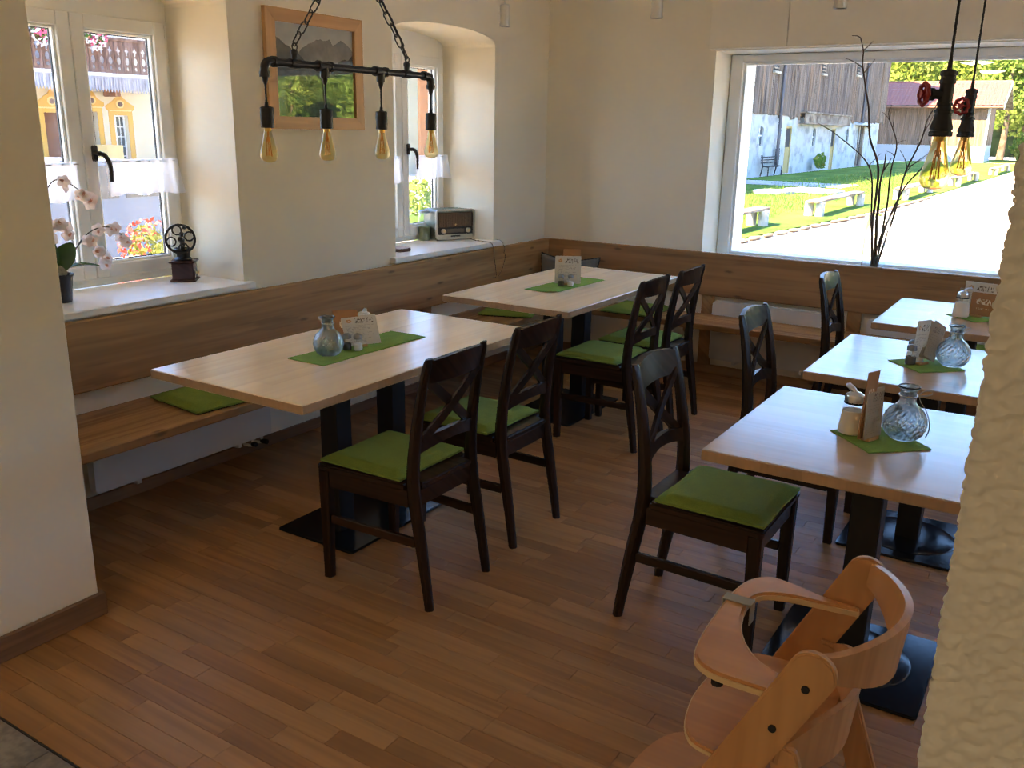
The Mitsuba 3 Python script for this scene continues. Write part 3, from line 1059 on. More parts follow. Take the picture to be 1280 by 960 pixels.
def menu_stand(label, x, y, rz, cards, lean=0.0):
    """a slotted wooden block with cards standing in it"""
    t = thing('menu_holder', label, 'menu holder')
    M = mv(x, y, ZM, rz)
    put('block', cat(rb(-.026, .026, -.017, -.011, 0, .010, .001), rb(-.026, .026, .011, .017, 0, .010, .001), rb(-.026, .026, -.017, .017, 0, .004, .001)), 'm_frame_wood', t, M)
    for (nm, w, h, mat, ox, oy, oz, tilt, roll, lb) in cards:
        card(t, nm, w, h, mat, M @ mv(ox, oy, .0065 + oz) @ rx(tilt) @ ry(roll), label=lb)


# long left table
carafe('glass carafe on the runner of the long left table', 1.018, -3.385, PI * .95, 1.0)
shaker('pepper shaker beside the carafe on the long left table', 1.020, -3.283, 'pepper')
shaker('salt shaker before the menu card on the long left table', 1.060, -3.262, 'salt')
sugar('glass sugar dispenser behind the menu card on the long left table', .955, -3.105, -.6, .95)
menu_stand('leaning cream menu card with a brown flyer on the long left table', 1.020, -3.205, 1.10,
           [('menu_card', .150, .125, 'm_menu', .015, -.004, 0, -.50, .0, 'cream printed menu card'), ('flyer', .105, .150, 'm_flyer', -.045, .004, 0, -.44, .05, 'brown printed flyer')])
# corner table
menu_stand('upright cream menu card with an orange flyer on the corner table', .950, -1.335, .56,
           [('menu_card', .150, .160, 'm_menu', .0, -.005, 0, -.02, .0, 'cream printed menu card with a sun emblem'), ('flyer', .100, .200, 'm_flyer', .02, .006, 0, .03, .0, 'orange printed flyer')])
shaker('pepper shaker before the menu card on the corner table', .943, -1.400, 'pepper', .066, .0185)
shaker('salt shaker before the menu card on the corner table', .990, -1.372, 'salt', .066, .0185)
# nearest right-hand table
carafe('glass carafe with a grey strap on the nearest right-hand table', 3.090, -3.130, .35, 1.05)
sugar('glass sugar dispenser on the mat of the nearest right-hand table', 2.950, -3.165, 2.6, 1.0)
shaker('salt shaker behind the cards on the nearest right-hand table', 3.050, -3.040, 'salt', .075, .022)
menu_stand('two brown cards standing in a block on the nearest right-hand table', 3.008, -3.198, 1.18,
           [('menu_card', .085, .150, 'm_menu_brown', .004, -.007, 0, -.05, .0, 'brown printed card'), ('flyer', .055, .205, 'm_flyer', -.020, .007, 0, .05, .0, 'tall brown flyer')])
# middle right-hand table
carafe('glass carafe with a diamond-cut belly on the middle right-hand table', 3.092, -2.078, .9, 1.05)
shaker('pepper shaker on the mat of the middle right-hand table', 2.951, -2.152, 'pepper', .080, .021)
shaker('salt shaker behind the cards on the middle right-hand table', 2.945, -2.085, 'salt', .085, .021)
menu_stand('brown cards fanned in a block on the middle right-hand table', 2.985, -2.118, 1.05,
           [('menu_card', .075, .170, 'm_menu', -.015, .007, 0, .05, .02, 'tall cream card'), ('flyer', .080, .150, 'm_menu_brown', .026, .001, .010, -.06, .34, 'leaning brown card'), ('flyer', .075, .150, 'm_menu_brown', .034, -.005, .012, -.14, .50, 'leaning brown card')])
# farthest right-hand table
sugar('glass sugar dispenser on the mat of the farthest right-hand table', 2.990, -.950, .3, 1.0)
menu_stand('cream and brown cards in a block on the farthest right-hand table', 3.058, -.895, -.25,
           [('menu_card', .150, .165, 'm_menu', .0, .006, .0, .02, .0, 'wide cream card'), ('flyer', .12, .115, 'm_flyer', .025, -.007, 0, -.03, .0, 'brown flyer'), ('flyer', .05, .125, 'm_menu_brown', -.075, .014, 0, .05, .0, 'narrow brown card')])
carafe('glass carafe half hidden by the pillar on the farthest right-hand table', 3.175, -.845, .8, 1.05, strap=False)

# ------------------------------------------------------------------ industrial pipe lamp over the long left table
LX, LZ = 1.0, 1.832
lamp = thing('pipe_pendant_lamp', 'black pipe pendant lamp on two chains with four amber bulbs over the long left table', 'lamp')
put('pipe', cyl((LX, -3.605, LZ), (LX, -2.693, LZ), .0125, 18), 'm_pipe', lamp, smooth=40)


def ring_y(y, r, w, z=LZ):
    return cyl((LX, y - w / 2, z), (LX, y + w / 2, z), r, 18)


BULB_Y = (-3.620, -3.330, -3.017, -2.693)
for i, y in enumerate(BULB_Y):
    if i in (0, 3):
        s = -1 if i == 0 else 1
        arc = [(LX, y - s * .028 + s * .028 * math.sin(a), LZ - .028 + .028 * math.cos(a)) for a in np.linspace(0, PI / 2, 8)]
        el = put('elbow', cat(tube([(LX, y - s * .045, LZ)] + arc + [(LX, y, LZ - .045)], .0155, 16)), 'm_pipe', lamp, smooth=40)
        put('elbow_collar', ring_y(y - s * .045, .0185, .016), 'm_pipe', el, smooth=40)
        put('elbow_collar', cyl((LX, y, LZ - .052), (LX, y, LZ - .034), .0185, 18), 'm_pipe', el, smooth=40)
        top = LZ - .052
    else:
        te = put('tee', ring_y(y, .0165, .062), 'm_pipe', lamp, smooth=40)
        put('tee_collar', ring_y(y - .030, .019, .012), 'm_pipe', te, smooth=40)
        put('tee_collar', ring_y(y + .030, .019, .012), 'm_pipe', te, smooth=40)
        put('tee_outlet', cyl((LX, y, LZ - .040), (LX, y, LZ - .0), .0165, 18), 'm_pipe', te, smooth=40)
        top = LZ - .040
    zs = 1.683
    put('cord_grip', lathe([(.0, top + .002), (.0115, top), (.009, top - .012), (.004, top - .026), (0, top - .027)][::-1], 14, (LX, y, 0)), 'm_socket', lamp, smooth=40)
    put('cord', cyl((LX, y, top - .02), (LX, y, zs), .0033, 10), 'm_socket', lamp, smooth=40)
    so = put('socket', lathe([(0, 1.612), (.0225, 1.612), (.0235, 1.614), (.0235, 1.679), (.020, 1.682), (.007, 1.684), (.006, 1.698), (0, 1.700)], 24, (LX, y, 0)), 'm_socket', lamp, smooth=30)


def bulb(parent, x, y, ztop, s=1.0):
    """teardrop filament bulb: amber glass, brass screw base, glass stem with long filaments"""
    prof = bezier(np.c_[[(.0125, 0), (.0135, -.010), (.018, -.034), (.0250, -.062), (.0305, -.086), (.0300, -.100), (.0215, -.112), (.008, -.1165)], np.zeros(8)], 5)[:, :2] * s
    prof = np.vstack([prof, [[0, -.117 * s]]])
    shell = np.vstack([prof[::-1], [[0, prof[0, 1]]]])
    core = np.vstack([[[0, prof[-1, 1] + .0012 * s]], np.c_[np.maximum(prof[:-1, 0] - .0011 * s, .001), prof[:-1, 1] + .0004 * s][::-1][:-1], [[0, prof[0, 1] - .002 * s]]])
    inn = lathe(core, 36, (x, y, ztop))
    inn.faces = inn.faces[:, ::-1]
    b = put('bulb', cat(lathe(shell, 36, (x, y, ztop)), inn), 'm_bulb', parent, smooth=50, label='amber glass bulb')
    put('screw_base', lathe([(0, -.012 * s), (.011 * s, -.012 * s), (.011 * s, .006 * s), (0, .006 * s)], 20, (x, y, ztop)), 'm_brass', b, smooth=30)
    fl = [cyl((x, y, ztop - .01 * s), (x, y, ztop - .045 * s), .0035 * s, 8)]
    for k in range(6):
        a = k / 6 * 2 * PI
        fl.append(cyl((x + .005 * s * math.cos(a), y + .005 * s * math.sin(a), ztop - .030 * s), (x + .010 * s * math.cos(a + .5), y + .010 * s * math.sin(a + .5), ztop - .095 * s), .0011 * s, 5))
    put('filament', cat(fl), 'm_copper', b, label='orange filament cage', kind='stuff')


for y in BULB_Y:
    bulb(lamp, LX, y, 1.612)


def chain(parent, p0, p1, link=.058, w=.0120, r=.0025):
    """each link a stadium ring, every second one turned by 90 degrees"""
    p0, p1 = np.array(p0, float), np.array(p1, float)
    d = p1 - p0
    L = np.linalg.norm(d)
    d /= L
    pitch = link - 3.2 * r
    side = np.cross(d, [1.0, 0, 0])
    side /= np.linalg.norm(side)
    fr = np.cross(d, side)
    for i in range(int(L / pitch)):
        c = p0 + d * (i + .5) * pitch
        ang = .35 + (PI / 2 if i % 2 else 0)
        e = side * math.cos(ang) + fr * math.sin(ang)
        h = link / 2 - w
        pts = [c + d * (h + w * math.sin(a)) + e * w * math.cos(a) for a in np.linspace(0, PI, 9)] + [c - d * (h + w * math.sin(a)) - e * w * math.cos(a) for a in np.linspace(0, PI, 9)]
        put('chain_link', tube(pts, r, 7, closed=True), 'm_pipe', parent, smooth=60)


APEX = (LX, -3.165, 2.285)
for y in (-3.478, -2.852):
    ho = put('chain_mount', ring_y(y, .0165, .045), 'm_pipe', lamp, smooth=40)
    put('mount_stub', lathe([(.011, 0), (.011, .022), (.014, .024), (.014, .034), (.006, .040), (0, .041)], 16, (LX, y, LZ + .008)), 'm_pipe', ho, smooth=30)
    rg = [(LX + .003, y + .012 * math.cos(a), LZ + .056 + .012 * math.sin(a)) for a in np.linspace(0, 2 * PI, 21)[:-1]]
    put('ring', tube(rg, .0024, 8, closed=True), 'm_pipe', ho, smooth=60)
    s = -1 if y < -3.2 else 1
    chain(lamp, (LX, y, LZ + .064), (LX, APEX[1] + s * .008, APEX[2] - .012))
put('canopy', lathe([(.0, CEIL - .045), (.02, CEIL - .045), (.055, CEIL - .020), (.06, CEIL - .0005), (0, CEIL - .0004)], 28, (LX, APEX[1], 0)), 'm_pipe', lamp, smooth=30)
put('hook_ring', tube([(LX + .002, APEX[1] + .018 * math.cos(a), APEX[2] + .018 * math.sin(a)) for a in np.linspace(0, 2 * PI, 25)[:-1]], .003, 8, closed=True), 'm_pipe', lamp, smooth=60)
chain(lamp, (LX, APEX[1], APEX[2] + .012), (LX, APEX[1], CEIL - .035))
put('power_cord', tube(bezier([(LX + .012, -2.862, LZ + .012), (LX + .014, -2.905, 1.955), (LX + .012, -3.03, 2.115), (LX + .010, APEX[1] + .022, 2.285), (LX + .010, APEX[1] + .016, 2.45), (LX, APEX[1] + .012, CEIL - .04)], 8), .0033, 8), 'm_socket', lamp, smooth=60)


# ------------------------------------------------------------------ two valve pendants
def valve_lamp(label, x, y, wheel):
    t = thing('valve_pendant_lamp', label, 'lamp')
    zb = 1.622
    prof = [(0, 0), (.0285, 0), (.0300, .003), (.0300, .012), (.0265, .013), (.0265, .017), (.0290, .018), (.0290, .024), (.0235, .042), (.0215, .050), (.0215, .060), (.0245, .061), (.0245, .068), (.0190, .070), (.0175, .080), (.0205, .081), (.0205, .086), (.0180, .088), (.0180, .135), (.0205, .136), (.0205, .146), (.0185, .147), (.0185, .155), (.0215, .156), (.0215, .166), (.0185, .168), (.0065, .172), (.0055, .190), (.0035, .210), (0, .212)]
    put('body', lathe(prof, 28, (x, y, zb)), 'm_pipe', t, smooth=25)
    put('cord', cyl((x, y, zb + .205), (x, y, CEIL - .02), .0036, 10), 'm_socket', t, smooth=40)
    put('canopy', lathe([(0, CEIL - .03), (.03, CEIL - .03), (.05, CEIL - .0008), (0, CEIL - .0006)], 24, (x, y, 0)), 'm_pipe', t, smooth=30)
    R = np.array(trimesh.transformations.rotation_matrix(wheel, [0, 0, 1]))
    R[:3, 3] = (x, y, zb + .108)
    st = put('valve_stem', cat(cyl((.01, 0, 0), (.045, 0, 0), .0125, 16), cyl((.034, 0, 0), (.044, 0, 0), .016, 16), cyl((.04, 0, 0), (.064, 0, 0), .0055, 10)), 'm_pipe', t, R, smooth=35)
    rim = [(.060 + 0 * a, (.026 + .0022 * math.cos(8 * a)) * math.cos(a), (.026 + .0022 * math.cos(8 * a)) * math.sin(a)) for a in np.linspace(0, 2 * PI, 65)[:-1]]
    wh = [tube(rim, .0055, 8, closed=True), cyl((.056, 0, 0), (.068, 0, 0), .009, 12)]
    for a in np.linspace(0, 2 * PI, 6)[:-1]:
        wh.append(cyl((.060, .005 * math.cos(a), .005 * math.sin(a)), (.060, .025 * math.cos(a), .025 * math.sin(a)), .0035, 8))
    put('handwheel', cat(wh), 'm_red', st, R, smooth=50, label='red handwheel')
    bulb(t, x, y, zb + .002, 1.22)


valve_lamp('black pipe pendant with a red handwheel over the nearest right-hand table', 3.078, -3.150, PI + .6)
valve_lamp('smaller-looking pipe pendant with a red handwheel over the middle right-hand table', 3.018, -2.080, -PI / 2 - .35)

# ------------------------------------------------------------------ three small steel spots on a wire
rail = thing('spot_rail', 'thin ceiling rail carrying three steel spots', 'rail')
put('bar', rb(.55, 2.95, -2.018, -1.982, CEIL - .022, CEIL - .0005, .004), 'm_steel', rail)
for i, (x, lb) in enumerate(((.921, 'small steel pendant spot nearest the arched window'), (1.715, 'small steel pendant spot in the middle of the rail'), (2.495, 'small steel pendant spot nearest the big window cover'))):
    t = thing('pendant_spot', lb, 'lamp')
    put('housing', lathe([(.020, 2.104), (.0262, 2.1005), (.0262, 2.113), (.0245, 2.114), (.0245, 2.195), (.021, 2.199), (.006, 2.201), (.005, 2.215), (0, 2.216)], 28, (x, -2.0, 0)), 'm_steel', t, smooth=30)
    put('lens', lathe([(0, 2.108), (.0205, 2.106)], 24, (x, -2.0, 0)), 'm_chrome', t)
    put('cable', cyl((x, -2.0, 2.21), (x, -2.0, CEIL - .0225), .0022, 8), 'm_steel', t, smooth=40)

# ------------------------------------------------------------------ framed landscape photograph on the left wall
PY0, PY1, PZ0, PZ1 = -2.700, -2.018, 1.604, 2.166


def landscape(p, n, uv):
    y, z = (p.y - PY0) / (PY1 - PY0), (p.z - PZ0) / (PZ1 - PZ0)
    nz = fbm(p.y * 22, p.z * 22, 3.0, octaves=4)
    col = mix((.42, .43, .40), (.50, .51, .47), nz)
    far = .60 + .20 * (1 - dr.minimum(dr.abs(y - .56) * 3.0, 1)) + .05 * dr.maximum(1 - dr.abs(y - .66) * 14, 0)
    far = dr.maximum(far, .60 + .21 * (1 - dr.minimum(dr.abs(y - .78) * 3.3, 1))) + (noise(p.y * 40, 1.0, 2.0) - .5) * .03
    col = dr.select(z < far, mix((.13, .135, .125), (.27, .275, .26), nz), col)
    left = .84 - .62 * y + (noise(p.y * 30, 4.0, 2.0) - .5) * .03
    right = .56 + .42 * (y - .66) + (noise(p.y * 34, 9.0, 2.0) - .5) * .03
    near = dr.maximum(left, right)
    near = dr.maximum(near, .52)
    col = dr.select(z < near, mix((.030, .032, .028), (.085, .088, .078), nz), col)
    col = dr.select(z < .50, mix((.05, .055, .05), (.13, .135, .125), fbm(p.y * 30, p.z * 60, 8.0, octaves=3)), col)
    col = dr.select(z < .42, mix((.022, .026, .018), (.085, .10, .06), fbm(p.y * 55, p.z * 55, 6.0, octaves=3)), col)
    return col


scene['m_landscape'] = tw(pr(proc(landscape), .6, .2))
t = thing('framed_picture', 'framed mountain landscape photograph hanging between the two left windows', 'picture')
fw = .062
oc_ = [(PY0, PZ0), (PY1, PZ0), (PY1, PZ1), (PY0, PZ1)]
ic_ = [(PY0 + fw, PZ0 + fw), (PY1 - fw, PZ0 + fw), (PY1 - fw, PZ1 - fw), (PY0 + fw, PZ1 - fw)]
for k in range(4):
    q = (k + 1) % 4
    put('frame_bar', ext_x(Polygon([oc_[k], oc_[q], ic_[q], ic_[k]]).buffer(-.0005), .002, .026), 'm_frame_wood' if k % 2 == 0 else 'm_frame_wood_up', t)
put('print', bx(.004, .006, PY0 + fw - .01, PY1 - fw + .01, PZ0 + fw - .01, PZ1 - fw + .01), 'm_landscape', t, label='black-and-white mountain print')
put('glass', bx(.0155, .016, PY0 + fw - .01, PY1 - fw + .01, PZ0 + fw - .01, PZ1 - fw + .01), 'm_glass', t, label='reflecting cover glass')

# ------------------------------------------------------------------ wooden high chair in front of the pillar
hc = thing('high_chair', 'light beech wooden high chair with a cut-out tray standing beside the pillar', 'high chair')
YN, YF = -4.530, -4.120          # the two side frames
HT = .018


def stadium(p, q, w):
    return unary_union([Point(p).buffer(w / 2, 16), Point(q).buffer(w / 2, 16), Polygon([(p[0] - w / 2 * n0, p[1] - w / 2 * n1) if s < 0 else (p[0] + w / 2 * n0, p[1] + w / 2 * n1) for s, (n0, n1), p in _quad(p, q)])])


def _quad(p, q):
    d = np.array(q) - np.array(p)
    d = d / np.linalg.norm(d)
    n = (-d[1], d[0])
    return [(-1, n, p), (-1, n, q), (1, n, q), (1, n, p)]


def board_y(poly, yc):
    m = soft_ext(poly, -HT / 2, HT / 2, .004)
    v = m.vertices
    return trimesh.Trimesh(np.stack([v[:, 0], yc - v[:, 2], v[:, 1]], 1), m.faces, process=False)


for y in (YN, YF):
    floorcut = sbox(0, -.01, 5, 2)
    fl = stadium((3.190, .770), (2.825, .035), .078).intersection(sbox(0, .0005, 5, 2))
    put('front_leg', board_y(fl, y), 'm_beech', hc, smooth=30)
    rl = unary_union([Polygon([(3.118, .610), (3.175, .600), (3.384, .0005), (3.312, .0005)])]).buffer(-.006).buffer(.006).intersection(sbox(0, .0005, 5, 2))
    s = 1 if y == YN else -1
    put('rear_leg', board_y(rl, y + s * (HT + .001)), 'm_beech', hc, smooth=30)
    for x, z in ((3.183, .742), (3.137, .648)):
        put('bolt', cyl((x, y - s * (HT / 2 - .001), z), (x, y - s * (HT / 2 + .0035), z), .0068, 14), 'm_handle', hc, label='dark bolt head')
    put('stretcher', rb(2.93, 3.30, y - .008 + s * .012, y + .008 + s * .012, .175, .215, .004), 'm_beech_flat', hc)
# tray
outer = bezier([(3.185, -4.516), (3.08, -4.520), (3.015, -4.517), (2.975, -4.490), (2.960, -4.435), (2.952, -4.34), (2.950, -4.22), (2.962, -4.145), (2.995, -4.105), (3.045, -4.108), (3.12, -4.128), (3.185, -4.132)], 6)
inner = bezier([(3.19, -4.150), (3.115, -4.160), (3.055, -4.168), (3.012, -4.188), (2.995, -4.225), (2.998, -4.285), (3.020, -4.360), (3.062, -4.420), (3.115, -4.452), (3.19, -4.470)], 6)
tray = Polygon([(a[0], a[1]) for a in outer] + [(a[0], a[1]) for a in inner]).buffer(0)
put('tray', soft_ext(tray, .683, .703, .006), 'm_beech_flat', hc, smooth=40)
put('knob', lathe([(0, 0), (.011, .002), (.011, .012), (.005, .016), (.004, .022), (0, .022)], 14, (3.02, -4.49, .6605)), 'm_handle', hc, label='dark knob under the tray')
put('strap', cat(rb(2.944, 3.004, -4.262, -4.232, .704, .7065, .001), rb(2.944, 2.9465, -4.262, -4.232, .676, .7065, .001), rb(3.002, 3.0045, -4.262, -4.232, .660, .7065, .001)), plain('m_strap', (.30, .27, .20), .7), hc, label='grey-brown crotch strap clip')


def arc_strip(x0, bulge, z, hgt, thick, wave, inset=.0, n=41):
    t = np.linspace(0, 1, n)
    ya, yb = YN + .010 + inset, YF - .010 - inset
    y = ya + (yb - ya) * t
    k = np.sin(t * PI)
    x = x0 + bulge * k ** .75
    P = np.stack([x, y, z + wave * k], 1)
    w = hgt * (.42 + .58 * k) if wave >= 0 else hgt * (1 - .75 * np.abs(2 * t - 1) ** 5)
    if wave >= 0:
        P[:, 2] = z + hgt / 2 + wave * k - w / 2
    return ribbon(P, (.10, 0, .995), w, thick)


put('back_rail', arc_strip(3.200, .090, .744, .115, .014, .012), 'm_beech', hc, smooth=35)
put('lower_back', arc_strip(3.140, .085, .585, .120, .012, -.001, -.0), 'm_beech', hc, smooth=35)
seat = Polygon([(2.955, -4.47), (2.975, -4.51), (3.19, -4.512), (3.19, -4.138), (2.985, -4.138), (2.955, -4.18)]).buffer(-.03).buffer(.03)
front = Polygon([(p[0], p[1]) for p in bezier([(3.19, -4.512), (3.02, -4.512), (2.965, -4.48), (2.940, -4.40), (2.935, -4.32), (2.945, -4.22), (2.975, -4.16), (3.03, -4.138), (3.19, -4.138)], 6)])
put('seat', soft_ext(front, .520, .536, .005), 'm_beech_flat', hc, smooth=40)
foot = Polygon([(2.82, -4.44), (2.86, -4.514), (2.99, -4.514), (2.99, -4.136), (2.86, -4.136), (2.82, -4.21)]).buffer(-.03).buffer(.03)
put('footrest', soft_ext(Polygon([(p[0], p[1]) for p in bezier([(2.99, -4.514), (2.88, -4.514), (2.82, -4.47), (2.795, -4.38), (2.795, -4.27), (2.82, -4.18), (2.88, -4.136), (2.99, -4.136)], 6)]), .262, .278, .005), 'm_beech_flat', hc, smooth=40)

plain('m_ply_edge', (.66, .45, .22), .4)


def ply_edge(poly, z0, z1):
    return ext(poly.buffer(.0007).difference(poly.buffer(-.0012)), z0 + .0045, z1 - .0045)


put('tray_edge', ply_edge(tray, .683, .703), 'm_ply_edge', f'{hc}__tray', label='pale plywood edge')
put('seat_edge', ply_edge(front, .520, .536), 'm_ply_edge', f'{hc}__seat', label='pale plywood edge')

# ------------------------------------------------------------------ curtains and things on the left window boards
scene['m_voile'] = {'type': 'mask', 'opacity': .78, 'bsdf': {'type': 'principledthin', 'base_color': rgb(.86, .85, .86), 'roughness': .9, 'diff_trans': 1.2, 'spec_trans': 0.0}}
XR = FX1 + .055


def curtain(label, y0, y1, z1, drop, flare, seed, flop=0.0):
    t = thing('cafe_curtain', label, 'curtain')
    n, m = 90, 26

    def fn(u, v):
        y = y0 + (y1 - y0) * u
        h = v
        fold = np.sin(u * (y1 - y0) * 95 + seed + .6 * np.sin(u * 9 + seed)) * (.006 + .007 * (1 - h)) + .008 * meshkit.noise(np.stack([u * 6, h * 2, u * 0 + seed], -1), seed)
        y = y + (u - .5) * flare * (1 - h) + flop * (1 - h) * np.clip(u - .72, 0, 1)
        z = z1 - drop * (1 - h) * (1 + .04 * np.sin(u * 14 + seed)) + .010 * flop * 0
        return XR + fold + .01, y, z
    put('fabric', grid_mesh(fn, n, m), 'm_voile', t, smooth=True)
    put('hem', grid_mesh(lambda u, v: fn(u, .0 + v * .10), n, 4).apply_translation([.0008, 0, 0]), 'm_voile', t, smooth=True)
    put('heading', grid_mesh(lambda u, v: fn(u, .90 + v * .12), n, 4).apply_translation([.0008, 0, 0]), 'm_voile', t, smooth=True)
    put('rod', cyl((XR + .01, y0 - .01, z1 - .008), (XR + .01, y1 + .01, z1 - .008), .0028, 8), 'm_steel', t, smooth=40)


curtain('sheer white cafe curtain on the right sash above the coffee grinder', -3.355, -2.965, 1.456, .160, .015, 1, .10)
curtain('sheer white cafe curtain on the left sash behind the orchid', -3.90, -3.490, 1.448, .165, .03, 4)
curtain('sheer white cafe curtain on the right sash of the arched window with the radio', -1.105, -.755, 1.444, .150, .02, 7, .10)
curtain('sheer white cafe curtain on the left sash of the arched window with the radio', -1.690, -1.250, 1.440, .160, .05, 9)

SZ = .8782
# coffee grinder
cg = thing('coffee_grinder', 'old coffee grinder, dark wooden box and iron crank wheel, on the left window board', 'coffee grinder')
CM = mv(-.250, -3.055, SZ, .72)
wood('m_mahogany', (.030, .008, .006), (.075, .022, .014), 1, .25, fine=60, seed=31)
plain('m_iron', (.022, .017, .013), .4, metallic=.4)
put('box', rb(-.050, .050, -.050, .050, .012, .092, .003), 'm_mahogany', cg, CM)
put('foot_board', rb(-.060, .060, -.060, .060, 0, .012, .004), 'm_mahogany', cg, CM)
put('top_board', rb(-.062, .062, -.062, .062, .092, .101, .004), 'm_mahogany', cg, CM)
d = put('drawer', rb(.0505, .054, -.036, .036, .020, .060, .002), 'm_mahogany', cg, CM)
put('drawer_knob', lathe([(0, 0), (.006, 0), (.004, .006), (.007, .012), (0, .015)], 12).apply_transform(trimesh.transformations.rotation_matrix(PI / 2, [0, 1, 0])).apply_translation([.054, 0, .040]), 'm_brass', d, CM, smooth=40)
put('hopper', lathe([(0, .101), (.040, .101), (.043, .108), (.030, .118), (.033, .140), (.042, .156), (.040, .160), (.022, .158), (0, .157)], 28), 'm_iron', cg, CM, smooth=35)
put('yoke', cat(rb(-.010, .010, -.016, .016, .150, .235, .006), rb(-.006, .006, -.034, -.018, .140, .215, .004), rb(-.006, .006, .018, .034, .140, .215, .004)), 'm_iron', cg, CM)
WC = (-.0, -.042, .208)
wheel = put('crank_wheel', tube([(WC[0] + .068 * math.cos(a), WC[1], WC[2] + .068 * math.sin(a)) for a in np.linspace(0, 2 * PI, 49)[:-1]], .0058, 10, closed=True), 'm_iron', cg, CM, smooth=60)
for k in range(4):
    a = k * PI / 2 + .3
    c = (WC[0] + .044 * math.cos(a), WC[2] + .044 * math.sin(a))
    pts = [(c[0] + .021 * math.cos(b + a), WC[1], c[1] + .021 * math.sin(b + a)) for b in np.linspace(.55, 2 * PI - .55, 25)]
    put('scroll_spoke', tube(pts, .0036, 8), 'm_iron', wheel, CM, smooth=60)
put('wheel_hub', cyl((WC[0], WC[1] - .008, WC[2]), (WC[0], -.012, WC[2]), .011, 14), 'm_iron', wheel, CM, smooth=30)
put('handle_knob', cat(cyl((.030, WC[1], WC[2] + .060), (.030, WC[1] - .030, WC[2] + .060), .0045, 10), lathe([(0, 0), (.009, .004), (.010, .014), (.006, .024), (0, .026)], 14).apply_transform(trimesh.transformations.rotation_matrix(PI / 2, [1, 0, 0])).apply_translation([.030, WC[1] - .026, WC[2] + .060])), 'm_iron', wheel, CM, smooth=40)

# orchid
oc = thing('orchid', 'white orchid with arching stems in a black pot on the left window board', 'potted plant')
OX, OY = -.205, -3.735
put('pot', lathe([(0, .0), (.048, 0), (.050, .003), (.062, .108), (.066, .110), (.066, .120), (.060, .120), (.058, .100), (0, .098)], 32, (OX, OY, SZ)), plain('m_pot', (.014, .011, .010), .35), oc, smooth=30)
scene['m_moss'] = tw(pr(proc(lambda p, n, uv: mix((.20, .16, .10), (.42, .37, .27), fbm(p.x * 90, p.y * 90, p.z * 90, octaves=3))), .95, .1))
st = trimesh.creation.icosphere(3, 1.0)
st.apply_transform(np.diag([.046, .050, .040, 1]))
st.vertices *= (1 + .10 * (meshkit.fbm(st.vertices * 40, 3, 2) - .5))[:, None]
put('bark', st.apply_translation([OX - .002, OY - .006, SZ + .122]), 'm_moss', oc, smooth=60, label='pale bark chunk')


def leaf(base, tip, width, sag, up=(0, 0, 1), n=13):
    """a fleshy strap leaf folded along its middle"""
    b, t = np.array(base, float), np.array(tip, float)
    d = t - b
    L = np.linalg.norm(d)
    d /= L
    side = np.cross(d, up)
    side /= np.linalg.norm(side)
    nr = np.cross(side, d)
    s = np.linspace(0, 1, n)
    mid = b + np.outer(s * L, d) + np.outer(sag * np.sin(s * PI * .9) * L, nr)
    w = width * np.sin(np.clip(s * .93 + .05, 0, 1) * PI) ** .65
    v, f = [], []
    for q in range(n):
        for k, u in enumerate((-1, -.5, 0, .5, 1)):
            v.append(mid[q] + side * w[q] * u / 2 + nr * (abs(u) * w[q] * .18))
    for q in range(n - 1):
        for k in range(4):
            a = q * 5 + k
            f += [[a, a + 1, a + 6], [a, a + 6, a + 5]]
    v = np.array(v)
    m = trimesh.Trimesh(v, np.array(f), process=False)
    th = trimesh.Trimesh(v - nr * .002, np.array(f)[:, ::-1], process=False)
    return cat(m, th)


scene['m_orchid_leaf'] = tw(pr(proc(lambda p, n, uv: mix((.022, .070, .016), (.050, .125, .026), fbm(p.x * 30, p.y * 30, p.z * 30, octaves=2))), .35, .5))
top = (OX, OY, SZ + .125)
for tip, w, sg, up in (((OX + .02, OY + .075, SZ + .245), .088, .02, (.75, -.62, .2)), ((OX - .02, OY - .012, SZ + .300), .066, .03, (.70, -.70, .1)), ((OX + .045, OY + .175, SZ + .135), .048, .10, (0, 0, 1)), ((OX + .02, OY - .16, SZ + .17), .06, .1, (0, 0, 1))):
    put('leaf', leaf(top, tip, w, sg, up), 'm_orchid_leaf', oc, smooth=60)
scene['m_petal'] = {'type': 'principledthin', 'base_color': proc(lambda p, n, uv: mix((.78, .60, .54), (.90, .84, .76), fbm(p.x * 70, p.y * 70, p.z * 70, octaves=2))), 'roughness': .6, 'diff_trans': .7}
plain('m_lip', (.62, .30, .20), .5)


def petal_mesh(L, w, cup):
    n = 9
    s = np.linspace(0, 1, n)
    hw = w / 2 * np.sin(np.clip(s * .92 + .04, 0, 1) * PI) ** .55
    v, f = [], []
    for q in range(n):
        for u in (-1, -.5, 0, .5, 1):
            v.append([s[q] * L, hw[q] * u, cup * L * (s[q] ** 2) + .25 * abs(u) * hw[q]])
    for q in range(n - 1):
        for k in range(4):
            a = q * 5 + k
            f += [[a, a + 1, a + 6], [a, a + 6, a + 5]]
    return trimesh.Trimesh(np.array(v), np.array(f), process=False)


PET = mikit.ply(petal_mesh(.028, .026, .18), 'm_petal', 60)
LIP = mikit.ply(petal_mesh(.016, .012, .9), 'm_lip', 60)


def frame_to(nrm, roll):
    z = np.array(nrm, float)
    z /= np.linalg.norm(z)
    x = np.cross([.3, .2, 1.0], z)
    x /= np.linalg.norm(x)
    y = np.cross(z, x)
    m = np.eye(4)
    m[:3, 0] = x * math.cos(roll) + y * math.sin(roll)
    m[:3, 1] = -x * math.sin(roll) + y * math.cos(roll)
    m[:3, 2] = z
    return m


